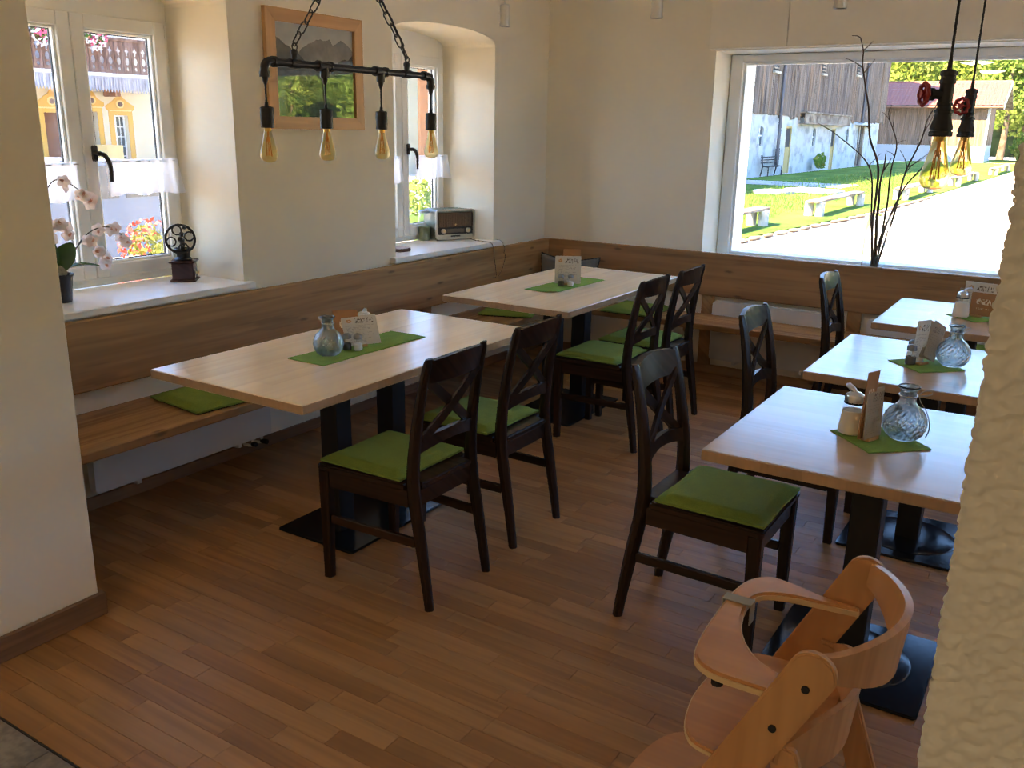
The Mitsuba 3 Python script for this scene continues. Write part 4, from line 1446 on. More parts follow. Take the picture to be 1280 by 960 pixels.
rgo = np.random.default_rng(3)
STEMS = [([(OX, OY, SZ + .12), (OX + .0, OY - .012, SZ + .26), (OX - .02, OY - .002, SZ + .42), (OX - .03, OY + .050, SZ + .500), (OX - .03, OY + .110, SZ + .497), (OX - .02, OY + .170, SZ + .450), (OX - .01, OY + .200, SZ + .405)], (4, 5, 6)),
         ([(OX, OY, SZ + .13), (OX + .015, OY + .07, SZ + .20), (OX + .02, OY + .14, SZ + .272), (OX + .02, OY + .21, SZ + .300), (OX + .025, OY + .265, SZ + .295), (OX + .03, OY + .305, SZ + .262)], (3, 4, 5)),
         ([(OX, OY, SZ + .13), (OX + .02, OY + .07, SZ + .20), (OX + .03, OY + .115, SZ + .25), (OX + .035, OY + .155, SZ + .245), (OX + .04, OY + .185, SZ + .21), (OX + .04, OY + .195, SZ + .165)], (3, 4, 5)),
         ([(OX, OY, SZ + .12), (OX + .01, OY - .03, SZ + .24), (OX + .02, OY - .02, SZ + .305), (OX + .03, OY + .02, SZ + .325), (OX + .03, OY + .055, SZ + .30)], (2, 3, 4))]
for pts, at in STEMS:
    sp = put('stem', tube(bezier(pts, 8), .0021, 7), plain('m_stem', (.055, .035, .022), .5), oc, smooth=60)
    for k in at:
        P = np.array(pts[k])
        for rep in range(2):
            off = rgo.normal(0, .010, 3)
            nrm = np.array([.75, -.55 + rgo.normal(0, .3), rgo.normal(0, .25)])
            F = frame_to(nrm, rgo.random() * 6.28)
            F[:3, 3] = P + off + np.array([.006, 0, -.012 * rep])
            bl = f'{sp}__blossom'
            for q in range(5):
                put('blossom', PET, None, sp, F @ np.array(trimesh.transformations.rotation_matrix(q * 2 * PI / 5, [0, 0, 1])))
            put('blossom_lip', LIP, None, sp, F)

# old table radio
rd = thing('radio', 'old valve radio with a brown louvred front on the board of the arched window', 'radio')
RM = mv(-.300, -.800, SZ, -.411)
# local: front faces +x ; width along y


def rsq(w, h, r, cy=0, cz=0):
    return sbox(cy - w / 2, cz - h / 2, cy + w / 2, cz + h / 2).buffer(-r).buffer(r)


RW, RH, RDp = .305, .200, .180
plain('m_ivory', (.52, .47, .36), .4)
plain('m_radio_side', (.17, .17, .115), .4)
plain('m_radio_dark', (.022, .016, .011), .25)
plain('m_louvre', (.20, .125, .065), .45)
plain('m_knob', (.50, .46, .38), .35)
cab = ext_x(rsq(RW, RH, .022, 0, RH / 2 + .008), -RDp / 2, RDp / 2 - .012)
put('cabinet', cab, 'm_radio_side', rd, RM, smooth=30)
put('front_frame', ext_x(rsq(RW + .004, RH + .004, .024, 0, RH / 2 + .008).difference(rsq(RW - .020, RH - .020, .014, 0, RH / 2 + .008)), RDp / 2 - .016, RDp / 2 + .004), 'm_ivory', rd, RM, smooth=30, label='ivory front frame')
put('grille_cloth', ext_x(rsq(RW - .022, .100, .010, 0, .008 + .130), RDp / 2 - .013, RDp / 2 - .007), plain('m_cloth', (.085, .05, .028), .9), rd, RM)
for i in range(22):
    y = -.123 + i * .246 / 21
    put('louvre', rb(RDp / 2 - .007, RDp / 2 - .001, y - .0032, y + .0032, .092, .186, .0015), 'm_louvre', rd, RM)
put('dial_panel', ext_x(rsq(RW - .03, .046, .006, 0, .064), RDp / 2 - .013, RDp / 2 - .004), 'm_radio_dark', rd, RM, label='dark glossy dial panel')
put('dial_scale', rb(RDp / 2 - .004, RDp / 2 - .003, -.070, .070, .052, .078, .0004), plain('m_scale', (.09, .075, .05), .3), rd, RM)
put('lower_strip', ext_x(rsq(RW - .03, .022, .005, 0, .028), RDp / 2 - .013, RDp / 2 - .004), 'm_ivory', rd, RM)
for i in range(5):
    put('push_button', rb(RDp / 2 - .005, RDp / 2 + .003, -.036 + i * .0145, -.0235 + i * .0145, .024, .033, .001), 'm_radio_dark', rd, RM)
put('badge', cat(rb(RDp / 2 - .002, RDp / 2 + .001, -.012, .012, .104, .108, .001), rb(RDp / 2 - .002, RDp / 2 + .001, -.002, .002, .096, .116, .001)), 'm_brass', rd, RM)
for y in (-.098, .098):
    kb = put('tuning_knob', cyl((RDp / 2 - .004, y, .065), (RDp / 2 + .012, y, .065), .0165, 24), 'm_knob', rd, RM, smooth=30)
    put('knob_cap', cyl((RDp / 2 + .012, y, .065), (RDp / 2 + .0145, y, .065), .0095, 20), 'm_brass', kb, RM, smooth=30)
for x in (-.05, .05):
    for y in (-.12, .12):
        put('foot', cyl((x, y, 0), (x, y, .009), .008, 10), 'm_black', rd, RM)
wr = tube(bezier([(-.13, -.815, SZ + .018), (-.075, -.80, SZ + .006), (-.01, -.80, SZ + .004), (.056, -.805, SZ - .001), (.0765, -.805, .84), (.080, -.80, .78), (.084, -.785, .70), (.080, -.775, .645), (.078, -.81, .640)], 8), .0024, 7)
put('power_cable', wr, plain('m_cable', (.10, .055, .025), .6), rd, smooth=60)
put('power_cable', tube(bezier([(-.20, -.67, SZ + .012), (-.12, -.655, SZ + .005), (-.02, -.66, SZ + .004), (.054, -.67, SZ - .001), (.0775, -.665, .825), (.080, -.68, .80), (.077, -.655, .775), (.077, -.685, .70), (.079, -.74, .645)], 8), .0016, 6), 'm_cable', rd, smooth=60)
# jar behind the radio, wooden disc
jar = thing('glass_jar', 'clear glass jar with a lid half hidden behind the radio', 'jar')
put('body', lathe([(0, 0), (.040, 0), (.043, .004), (.043, .160), (.036, .178), (.036, .186)], 28, (-.375, -.985, SZ)), 'm_glass', jar, smooth=40)
put('contents', lathe([(0, .002), (.039, .002), (.041, .006), (.041, .095), (0, .098)], 24, (-.375, -.985, SZ)), plain('m_tea', (.16, .17, .07), .9), jar, smooth=40, label='green-brown filling')
put('lid', lathe([(0, .186), (.040, .186), (.040, .200), (.030, .206), (0, .207)], 28, (-.375, -.985, SZ)), plain('m_lid', (.45, .55, .62), .3), jar, smooth=40, label='pale blue lid')
tc = thing('wooden_coaster', 'round wooden slice with a pale top lying on the board of the arched window', 'coaster')
put('bark_ring', lathe([(.0, 0), (.074, 0), (.077, .003), (.077, .017), (.074, .019), (.070, .019)], 40, (-.165, -1.52, SZ)), plain('m_bark', (.07, .035, .025), .7), tc, smooth=40)
put('top', lathe([(.0705, .0185), (0, .0195)], 40, (-.165, -1.52, SZ)), plain('m_pale', (.52, .42, .36), .6), tc, label='pale wooden top')

# ------------------------------------------------------------------ glass vase with bare branches on the big window's board
vs = thing('glass_vase', 'tall clear glass cylinder vase on the board of the big window', 'vase')
VX, VY, VZ = 2.350, .125, .8005
put('body', lathe([(0, 0), (.070, 0), (.072, .004), (.072, .345), (.0725, .347), (.068, .347), (.068, .012), (0, .010)], 40, (VX, VY, VZ)), 'm_solid_glass', vs, smooth=40)
br = thing('branches', 'bare brown branches standing in the glass vase before the big window', 'branches')
scene['m_twig'] = tw(pr(proc(lambda p, n, uv: mix((.045, .024, .014), (.12, .070, .042), fbm(p.x * 60, p.y * 60, p.z * 14, octaves=3))), .7, .3))
BRS = [
    ([(2.345, .12, .815), (2.322, .10, 1.10), (2.322, .07, 1.42), (2.258, .03, 1.61), (2.234, -.01, 1.79), (2.190, -.07, 2.005), (2.183, -.085, 2.10), (2.160, -.09, 2.172)], .0085, [((2.245, .01, 1.66), (2.190, .0, 1.666)), ((2.198, -.06, 1.97), (2.255, -.075, 2.045)), ((2.190, -.07, 1.99), (2.082, -.09, 2.05)), ((2.183, -.085, 2.10), (2.232, -.09, 2.15)), ((2.160, -.09, 2.165), (2.110, -.09, 2.178))]),
    ([(2.352, .13, .815), (2.300, .14, 1.15), (2.275, .15, 1.36), (2.215, .16, 1.48), (2.03, .17, 1.62), (1.905, .18, 1.692)], .0065, [((2.24, .155, 1.45), (2.305, .15, 1.53)), ((2.275, .15, 1.34), (2.215, .17, 1.38)), ((2.10, .165, 1.57), (2.09, .15, 1.63))]),
    ([(2.36, .12, .815), (2.345, .13, 1.05), (2.335, .12, 1.30), (2.345, .12, 1.52)], .011, [((2.34, .12, 1.42), (2.38, .11, 1.50))]),
    ([(2.37, .11, .815), (2.395, .08, 1.20), (2.395, .07, 1.42), (2.408, .06, 1.58), (2.345, .05, 1.74), (2.355, .05, 1.80)], .006, [((2.395, .07, 1.50), (2.345, .08, 1.53)), ((2.408, .06, 1.58), (2.455, .07, 1.60)), ((2.40, .06, 1.66), (2.395, .05, 1.77)), ((2.37, .055, 1.70), (2.31, .05, 1.77))]),
    ([(2.365, .14, .815), (2.43, .16, 1.15), (2.46, .17, 1.40), (2.525, .18, 1.60), (2.545, .18, 1.72), (2.60, .19, 1.83)], .007, [((2.475, .172, 1.45), (2.58, .18, 1.52)), ((2.475, .172, 1.45), (2.42, .18, 1.55)), ((2.53, .18, 1.65), (2.57, .17, 1.75)), ((2.50, .178, 1.55), (2.50, .16, 1.62))]),
    ([(2.36, .13, .815), (2.40, .11, 1.08), (2.47, .10, 1.30), (2.56, .10, 1.44), (2.60, .10, 1.52), (2.575, .10, 1.60)], .006, [((2.44, .10, 1.22), (2.505, .09, 1.27)), ((2.52, .10, 1.39), (2.60, .11, 1.46))]),
    ([(2.355, .10, .815), (2.375, .13, 1.02), (2.44, .14, 1.22), (2.475, .15, 1.42), (2.62, .16, 1.56)], .005, [((2.42, .14, 1.18), (2.395, .15, 1.28))]),
]
for pts, r, tw_ in BRS:
    P = bezier(pts, 6)
    wob = np.stack([meshkit.noise(P * 9, 3) - .5, meshkit.noise(P * 9, 5) - .5, P[:, 0] * 0], 1) * .014
    P = P + wob * np.linspace(0, 1, len(P))[:, None]
    b = put('branch', tube(P, np.linspace(r, r * .34, len(P)), 8), 'm_twig', br, smooth=60)
    for a, c in tw_:
        k = np.argmin(np.linalg.norm(P - np.array(a), axis=1))
        a2 = P[k]
        c2 = np.array(c) + (a2 - np.array(a))
        put('twig', tube(bezier([a2, (a2 + c2) / 2 + np.array([.004, .003, .004]), c2], 5), np.linspace(r * .42, r * .2, 11), 6), 'm_twig', b, smooth=60)

# ================================================================== outdoors
G = -.20


def outmat(name, a, b, sc, rough=.95, anis=(1, 1, 1), oct_=4, lo=.3, hi=.7):
    def fn(p, n, uv):
        return mix(a, b, smoothstep(lo, hi, fbm(p.x * sc * anis[0], p.y * sc * anis[1], p.z * sc * anis[2], octaves=oct_)))
    scene[name] = tw(pr(proc(fn), rough, .15))
    return name


outmat('m_road', (.40, .37, .31), (.54, .50, .43), 1.6)
outmat('m_grass', (.045, .088, .014), (.098, .158, .030), 1.4, lo=.25, hi=.75)
outmat('m_meadow', (.06, .12, .02), (.14, .21, .05), .35)
outmat('m_forest_floor', (.015, .035, .008), (.05, .085, .02), .6)
outmat('m_earth', (.16, .11, .075), (.30, .23, .17), 5.0)
outmat('m_paving', (.26, .26, .26), (.38, .37, .36), 2.2)
outmat('m_board_a', (.085, .060, .045), (.20, .158, .128), 3.0, anis=(1, 4, .25))
outmat('m_board_b', (.068, .052, .045), (.16, .13, .113), 3.0, anis=(1, 4, .25))
outmat('m_board_c', (.11, .068, .043), (.23, .158, .11), 3.0, anis=(1, 4, .25))
outmat('m_rubble', (.25, .26, .265), (.46, .46, .445), 2.2, oct_=5, lo=.22, hi=.58)
outmat('m_old_wood', (.16, .12, .09), (.32, .27, .22), 3.0)
outmat('m_shed_board', (.16, .105, .075), (.25, .17, .125), 2.5, anis=(6, 1, .3))
outmat('m_log', (.33, .30, .25), (.52, .47, .40), 5.0)
plain('m_roof_tile', (.27, .085, .062), .7)
plain('m_dark_roof', (.16, .10, .08), .8)
plain('m_pipe_out', (.075, .07, .085), .4)
plain('m_opening', (.035, .033, .035), .8)
plain('m_yellow_door', (.42, .30, .12), .7)
plain('m_plinth', (.44, .44, .44), .9)
plain('m_cream_house', (.63, .55, .385), .9)
plain('m_ochre', (.62, .36, .08), .9)
plain('m_ochre_light', (.74, .52, .22), .9)
plain('m_brown_beam', (.24, .11, .065), .8)
outmat('m_balcony', (.13, .075, .06), (.24, .16, .14), 4.0, anis=(1, 3, .4))
outmat('m_fringe', (.26, .26, .30), (.42, .42, .46), 5.0, anis=(1, 3, .4))
plain('m_white_paint', (.70, .70, .70), .6)
scene['m_far_glass'] = tw(pr((.05, .06, .07), .1, .6))

put('ground', bx(-120, 160, -60, 200, G - .4, G), 'm_road')
tag('ground', kind='structure')
# grass verge between the road and the barn, its edge following the road
edge = [(-1.74, 6.0), (-1.716, 9.6), (-1.43, 12.7), (-1.10, 17.1), (-.81, 28.2), (-.60, 45.0), (-.50, 62.0), (-.3, 70.6)]
gp = Polygon([(-8.85, 6.0)] + edge + [(-8.85, 70.6)])


def ground_sheet(poly, z, step=1.2, amp=.05, seed=1):
    x0, y0, x1, y1 = poly.bounds
    import shapely
    pts = []
    for x in np.arange(x0, x1, step):
        for y in np.arange(y0, y1, step):
            c = sbox(x, y, x + step, y + step).intersection(poly)
            if not c.is_empty and c.geom_type == 'Polygon' and c.area > 1e-4:
                pts.append(trimesh.creation.extrude_polygon(c, .06, engine='earcut'))
    m = cat(pts)
    v = m.vertices
    h = amp * (meshkit.fbm(np.c_[v[:, :2] * .5, v[:, 2] * 0], 3, seed) - .5)
    v[:, 2] += z - .03 + np.where(v[:, 2] > .03, h, -.03)
    return m


put('grass_verge', ground_sheet(gp, G, 1.5, 0.0), 'm_grass')
tag('grass_verge', 'sunlit grass verge between the barn and the gravel road', kind='stuff')
# longer blades of grass along the verge edge and the shade line
rg = np.random.default_rng(11)


def blades(pts, h, w, mat, name, label):
    v, f = [], []
    for x, y in pts:
        a = rg.random() * 6.28
        hh = h * (.5 + rg.random())
        dx, dy = math.cos(a) * w, math.sin(a) * w
        lx, ly = rg.normal(0, .25 * hh, 2)
        k = len(v)
        v += [[x - dx, y - dy, G + .02], [x + dx, y + dy, G + .02], [x + lx, y + ly, G + hh]]
        f.append([k, k + 1, k + 2])
    put(name, trimesh.Trimesh(np.array(v), np.array(f), process=False), mat, 'grass_verge', label=label, kind='stuff')


scene['m_blade'] = {'type': 'principledthin', 'base_color': rgb(.14, .23, .045), 'roughness': .7, 'diff_trans': .6}
pts = []
for i in range(9000):
    y = 9.0 + 34 * rg.random() ** 1.6
    xe = float(np.interp(y, [e[1] for e in edge], [e[0] for e in edge]))
    x = xe - .05 - 5.5 * rg.random() ** 1.4
    if min(abs(x - q) for q in (-2.20, -1.86, -1.27, -1.02)) > .30:
        pts.append((x, y))
blades(pts, .16, .012, 'm_blade', 'blades', 'longer grass blades standing in the verge')
# kerb of worn earth and stones along the road
for i in range(26):
    y = 9.4 + i * .62
    xe = float(np.interp(y, [e[1] for e in edge], [e[0] for e in edge]))
    st = trimesh.creation.icosphere(1, 1.0)
    st.apply_transform(np.diag([.07 + .04 * rg.random(), .22 + .07 * rg.random(), .035, 1]))
    st.vertices *= (1 + .25 * (rg.random(len(st.vertices)) - .5))[:, None]
    put(_claim('kerb_stone', 'low kerb stone in the row along the edge of the grass verge', 'stone', 'kerb stones along the verge'), shift(st, xe + .17, y, G + .032), 'm_earth', smooth=60)
put('path', rb(-8.9, -4.0, 27.4, 30.2, G, G + .045, .01), 'm_paving')
tag('path', kind='structure')
for lb, x, y, a, b in (('round pale stone slab on the shaded grass, nearer the barn', -5.05, 22.9, .62, .85), ('long pale stone slab on the shaded grass', -4.55, 24.6, .62, 1.0), ('pale stone slab lying at the edge of the shade', -3.75, 24.2, .55, .9)):
    put(_claim('stone_slab', lb, 'stone slab'), soft_ext(affinity.scale(Point(x, y).buffer(1, 8), a, b), G + .02, G + .12, .02), 'm_paving')


def log_bench(label, x, y0, y1, xs=None):
    """a weathered plank lying on two pairs of split logs"""
    t = thing('log_bench', label, 'bench')
    put('plank', rb(x - .15, x + .15, y0 - .3, y1 + .3, G + .3355, G + .39, .012), 'm_old_wood', t)
    for y in (y0, y1):
        for q in (-.125, .125):
            m = cyl((x + q, y, G + .0305), (x + q, y, G + .335), .098, 12)
            m.vertices[:, 1] = y + (m.vertices[:, 1] - y) * 1.5
            put('log', m, 'm_log', t, smooth=40)


for i, (x, y0, y1, lb) in enumerate(((-2.20, 9.2, 12.3, 'weathered plank bench on split logs at the left edge of the big window view'), (-1.86, 15.4, 19.6, 'weathered plank bench on split logs behind the bare branches'), (-1.27, 22.8, 27.4, 'third weathered plank bench along the road'), (-1.02, 32.5, 38.5, 'fourth weathered plank bench along the road'), (-.90, 46.0, 53.0, 'farthest weathered plank bench along the road'))):
    log_bench(lb, x, y0, y1)

# ------------------------------------------------------------------ the barn
barn = thing('barn', 'long old barn with a whitewashed stone ground floor and weathered boarding above', 'barn')
BX, BY0, BY1 = -8.95, 17.2, 58.0
OPN = [(31.1, 31.9, -.10, 1.72, 'door'), (33.1, 33.85, 1.15, 1.95, 'niche'), (37.15, 38.15, -.15, 2.0, 'door'), (41.75, 42.5, 1.10, 1.95, 'niche'), (45.75, 46.6, -.18, 1.97, 'door'), (49.1, 49.8, 1.3, 1.99, 'niche'), (52.1, 53.7, -.15, 2.17, 'dark'), (28.0, 28.9, -.1, 1.9, 'door')]
wallp = sbox(BY0, G, BY1, 2.53)
for a, b, z0, z1, k in OPN:
    h = sbox(a, z0, b, z1)
    if k == 'niche':
        h = unary_union([sbox(a, z0, b, z1 - .3), affinity.scale(Point((a + b) / 2, z1 - .3).buffer(1, 12), (b - a) / 2, .3)])
    wallp = wallp.difference(h)
put('stone_wall', ext_x(wallp, BX - .45, BX), 'm_rubble', barn)
for a, b, z0, z1, k in OPN:
    if k == 'door':
        d = put('door', cat(rb(BX - .10, BX - .05, a - .02, b + .02, z0, z0 + (z1 - z0) * .56, .01)), 'm_yellow_door', barn, label='ochre lower door leaf')
        put('upper_leaf', rb(BX - .10, BX - .06, a - .02, b + .02, z0 + (z1 - z0) * .56, z1, .01), 'm_opening', d)
        put('frame', cat(rb(BX - .12, BX - .01, a, a + .09, z0, z1, .01), rb(BX - .12, BX - .01, b - .09, b, z0, z1, .01), rb(BX - .12, BX - .01, a + .09, b - .09, z1 - .10, z1, .01)), 'm_yellow_door', d)
    elif k == 'niche':
        d = put('window', rb(BX - .13, BX - .10, a - .02, b + .02, z0 - .02, z1 + .02, .005), 'm_far_glass', barn)
        put('muntin', cat(rb(BX - .10, BX - .07, (a + b) / 2 - .03, (a + b) / 2 + .03, z0, z1, .004), rb(BX - .10, BX - .07, a, b, (z0 + z1) / 2 - .03, (z0 + z1) / 2 + .03, .004)), 'm_white_paint', d)
    else:
        put('doorway', rb(BX - .14, BX - .08, a, b, z0, z1, .01), 'm_opening', barn)
        for y in (a + .18, b - .2):
            put('door_post', rb(BX - .16, BX + .06, y - .14, y + .14, z0, z1 + .15, .01), 'm_old_wood', barn)
put('lintel_shelf', rb(BX - .05, BX + .45, 51.0, 55.5, 2.22, 2.34, .02), 'm_plinth', barn)
# vertical weathered boards, slightly uneven
bd = {k: [] for k in 'abc'}
y = BY0
while y < BY1 + 1.0:
    w = .19 + .09 * rg.random()
    o = .018 * rg.random()
    zb = 2.46 - .05 * rg.random() - (.12 if rg.random() < .12 else 0)
    bd['abc'[int(rg.choice(3, p=[.45, .33, .22]))]].append(bx(BX + .02, BX + .055 + o, y, y + w - .012, zb, 8.0))
    y += w
for k, ms in bd.items():
    put('boards', cat(ms), f'm_board_{k}', barn, kind='stuff')
put('board_backing', bx(BX - .4, BX + .02, BY0, BY1 + 1.0, 2.531, 8.0), 'm_opening', barn)
ge = [(BX - .4, G), (BX - 4.7, G), (BX - 4.7, 8.0), (BX - 2.5, 10.2), (BX - .4, 8.0)]
put('gable', ext_y(Polygon(ge), BY1 - .5, BY1 - .1), 'm_board_a', barn)
put('gable', ext_y(Polygon(ge), BY0 + .1, BY0 + .5), 'm_board_a', barn)
for s in (0, 1):
    pr_ = [(BX + .75, 7.55), (BX + .75, 7.75), (BX - 2.5, 10.9), (BX - 2.5, 10.7)] if s == 0 else [(BX - 5.4, 7.85), (BX - 5.4, 8.05), (BX - 2.5, 10.9), (BX - 2.5, 10.7)]
    put('roof', ext_y(Polygon(pr_), BY0 - .8, BY1 + 1.6), 'm_dark_roof', barn)
put('unseen_annex', cat(bx(BX - 2.3, BX - .02, 13.6, 16.3, G, 6.6), ext_y(Polygon([(BX - 2.5, 6.6), (BX + .3, 6.6), (BX - 1.1, 7.6)]), 13.4, 16.35)), 'm_board_b', barn)  # out of view; placed to shade the grass before the barn
put('unseen_wing', cat(bx(BX - 13, BX - 2.65, 61.4, 63.2, G, 14.0), ext_y(Polygon([(BX - 13.1, 14.0), (BX - 2.6, 14.0), (BX - 7.8, 16.5)]), 61.4, 63.2)), 'm_board_a', barn)  # out of view; placed to cast shade on the left part of the shed
put('downpipe', cat(cyl((BX + .16, 35.57, .2), (BX + .16, 35.57, 7.6), .075, 12), cyl((BX + .16, 35.57, .2), (BX + .16, 35.57, 1.0), .10, 12)), 'm_pipe_out', barn, smooth=40)
put('downpipe', cyl((BX + .16, 52.2, 2.3), (BX + .16, 52.2, 7.6), .07, 12), 'm_pipe_out', barn, smooth=40)
rk = put('hay_rack', rb(BX + .06, BX + .42, 38.9, 48.2, 2.62, 2.70, .01), 'm_old_wood', barn)
put('slats', cat([bx(BX + .30, BX + .36, q, q + .22, 2.17, 2.62) for q in np.arange(38.95, 48.1, .30)]), 'm_old_wood', rk, kind='stuff')
put('rail', rb(BX + .06, BX + .40, 38.9, 48.2, 2.12, 2.17, .01), 'm_old_wood', rk)
for y, z in ((42.4, 4.95), (50.0, 5.3), (34.5, 4.6)):
    v_ = put('louvre_vent', rb(BX + .07, BX + .10, y - .35, y + .35, z - .32, z + .40, .01), 'm_opening', barn)
    put('louvre', cat([bx(BX + .09, BX + .13, y - .35, y + .35, z - .26 + k * .16, z - .20 + k * .16) for k in range(4)]), 'm_old_wood', v_)
    put('vent_sill', rb(BX + .07, BX + .20, y - .42, y + .42, z - .46, z - .36, .01), 'm_log', v_)
# thin iron garden bench and a shrub against the barn wall
gb = thing('iron_bench', 'rusty dark iron garden bench standing against the barn wall', 'bench')
for q in (33.3, 35.3):
    put('leg', cat(tube([(-8.45, q, G + .06), (-8.45, q, .25), (-8.70, q, .28), (-8.78, q, .75)], .03, 6), tube([(-8.78, q, G + .06), (-8.70, q, .26)], .03, 6)), 'm_opening', gb)
put('seat', cat([bx(-8.72 + k * .07, -8.68 + k * .07, 33.2, 35.4, .25, .28) for k in range(4)]), 'm_opening', gb)
put('backrest', cat([bx(-8.78, -8.74, 33.2, 35.4, .40 + k * .12, .44 + k * .12) for k in range(3)]), 'm_opening', gb)


def leaf_cloud(blobs, n, size, seed, fill=.35):
    """a cloud of small leaf cards around ellipsoids (centre, radii), facing every way but mostly outwards"""
    r = np.random.default_rng(seed)
    vol = np.array([b[1][0] * b[1][1] + b[1][1] * b[1][2] + b[1][0] * b[1][2] for b in blobs])
    cnt = np.maximum(1, (n * vol / vol.sum()).astype(int))
    V, F, k = [], [], 0
    for (c, rad), m in zip(blobs, cnt):
        d = r.normal(size=(m, 3))
        d /= np.linalg.norm(d, axis=1, keepdims=True)
        lump = .80 + .40 * meshkit.fbm(d * 2.3 + seed, 3, seed)
        rr = (1 - fill * r.random(m) ** 2) * lump
        P = np.array(c) + d * np.array(rad) * rr[:, None]
        nn = d + r.normal(0, .7, (m, 3))
        nn /= np.linalg.norm(nn, axis=1, keepdims=True)
        a = np.cross(nn, r.normal(size=(m, 3)))
        a /= np.linalg.norm(a, axis=1, keepdims=True)
        b = np.cross(nn, a)
        s = size * (.6 + .8 * r.random(m))[:, None]
        q = np.stack([P - a * s, P + b * s * .55, P + a * s, P - b * s * .55], 1).reshape(-1, 3)
        i = np.arange(m)[:, None] * 4 + k
        F.append(np.vstack([i + [[0, 1, 2]], i + [[0, 2, 3]]]))
        V.append(q)
        k += 4 * m
    return trimesh.Trimesh(np.vstack(V), np.vstack(F), process=False)


def leafmat(name, a, b, sc, dt=.7):
    scene[name] = {'type': 'principledthin', 'base_color': proc(lambda p, n, uv: mix(a, b, smoothstep(.3, .7, fbm(p.x * sc, p.y * sc, p.z * sc, octaves=3)))), 'roughness': .6, 'diff_trans': dt}
    return name


LEAF = [leafmat('m_leaf_light', (.13, .22, .035), (.27, .36, .08), .8), leafmat('m_leaf_mid', (.085, .17, .030), (.19, .28, .06), .8), leafmat('m_leaf_yellow', (.17, .24, .035), (.32, .38, .09), .8)]
outmat('m_trunk', (.09, .065, .045), (.18, .14, .10), 3.0)
put(_claim('wall_shrub', 'small green shrub growing against the barn wall', 'shrub'), leaf_cloud([((-8.45, 41.9, .36), (.22, .7, .38))], 220, .10, 5, .6), LEAF[0])


def tree(label, x, y, h, rw, kind, seed, n=4200, group='broad trees behind the shed and the road', zb=G):
    r = np.random.default_rng(seed)
    t = thing('tree', label, 'tree', group)
    put('trunk', tube(bezier([(x, y, zb), (x + .1, y, zb + h * .25), (x - .1, y + .1, zb + h * .62)], 5), np.linspace(h * .028, h * .010, 11), 8), 'm_trunk', t, smooth=60)
    bl = [((x, y, zb + h * .60), (rw * .8, rw * .8, h * .38))]
    for k in range(8):
        a = r.random() * 6.28
        q = rw * (.35 + .35 * r.random())
        bl.append(((x + q * math.cos(a), y + q * math.sin(a), zb + h * (.30 + .52 * r.random())), (rw * .48, rw * .48, h * .17)))
    put('crown', leaf_cloud(bl, n, max(.16, h * .0175), seed), LEAF[kind], t)


rt = np.random.default_rng(21)
n_ = 0
KIND = ('light green', 'deep green', 'yellow-green')
SPOTS = [(-21 + 8.6 * i, 84 + (i % 2), 10.5 + (i * 7 % 3) * .6, 3.15, (0, 2, 0, 1, 2, 0)[i]) for i in range(6)]
SPOTS += [(-25 + 8.9 * i, 94.5 + (i % 2), 14 + (i * 5 % 3) * .7, 3.3, (1, 0, 2, 0, 1, 2, 0)[i]) for i in range(7)]
SPOTS += [(-21 + 9.2 * i, 105 + (i % 2), 18 + (i * 5 % 3) * .7, 3.4, (0, 1, 2, 0, 2, 1)[i]) for i in range(6)]
SPOTS += [(-26 + 9.6 * i, 116 + (i % 2), 23 + (i * 5 % 3) * .7, 3.6, (2, 1, 0, 1, 0, 2, 1)[i]) for i in range(7)]
SPOTS += [(32, 75, 12, 3.2, 1), (36, 65.5, 12, 3.2, 0), (40.5, 56, 11.5, 3.2, 2), (43.5, 46, 11, 3.2, 1), (45.5, 36, 10.5, 3.2, 0), (52, 61, 15, 3.4, 1), (54, 50, 15, 3.4, 2), (56, 39.5, 15, 3.4, 1)]
for x, y, h, rw, k in SPOTS:
    where = 'on the slope high above the shed roof' if y > 105 else 'straight behind the red-roofed shed' if x < 0 else ('right of the red-roofed shed' if x < 10 else 'far to the right along the road')
    tree(f'broad {KIND[k]} tree standing {where}', x, y, h, rw, k, 100 + n_, 6500 if x < 28 else 3600, f'{KIND[k]} trees {where}')
    n_ += 1
for i, (x, y) in enumerate([(-.5 + 4.9 * i, 78.2 + .4 * math.sin(i)) for i in range(6)] + [(22 + 2.6 * i, 68 - 6.2 * i) for i in range(7)]):
    put(_claim('bush', 'low leafy bush at the foot of the trees ' + ('beside the red-roofed shed' if i < 6 else 'far to the right beyond the road'), 'bush', 'bushes beside the shed' if i < 6 else 'bushes beyond the road'), leaf_cloud([((x, y, .9), (2.1, 1.8, 1.5))], 1300, .20, 300 + i), LEAF[i % 3])
put('hill', grid_mesh(lambda u, v: (-60 + 160 * u, 100 + 70 * v, G + 26 * np.sin(v * PI / 2) + 4 * meshkit.fbm(np.stack([u * 8, v * 6, u * 0], -1), 3, 4) * v), 40, 20), 'm_forest_floor', smooth=True)
tag('hill', kind='structure')
put('hill', grid_mesh(lambda u, v: (56 + 70 * v + 4 * np.sin(u * 7), -10 + 120 * u, G + 24 * np.sin(v * PI / 2) + 4 * meshkit.fbm(np.stack([u * 8, v * 6, u * 0], -1), 3, 6) * v), 40, 20), 'm_forest_floor', smooth=True)  # out of view; placed to cover bright sky mirrored in the picture glass
tag('hill_001', kind='structure')
put('lawn', bx(-4.5, 14, 72.5, 82, G, G + .05), 'm_meadow')
tag('lawn', kind='structure')

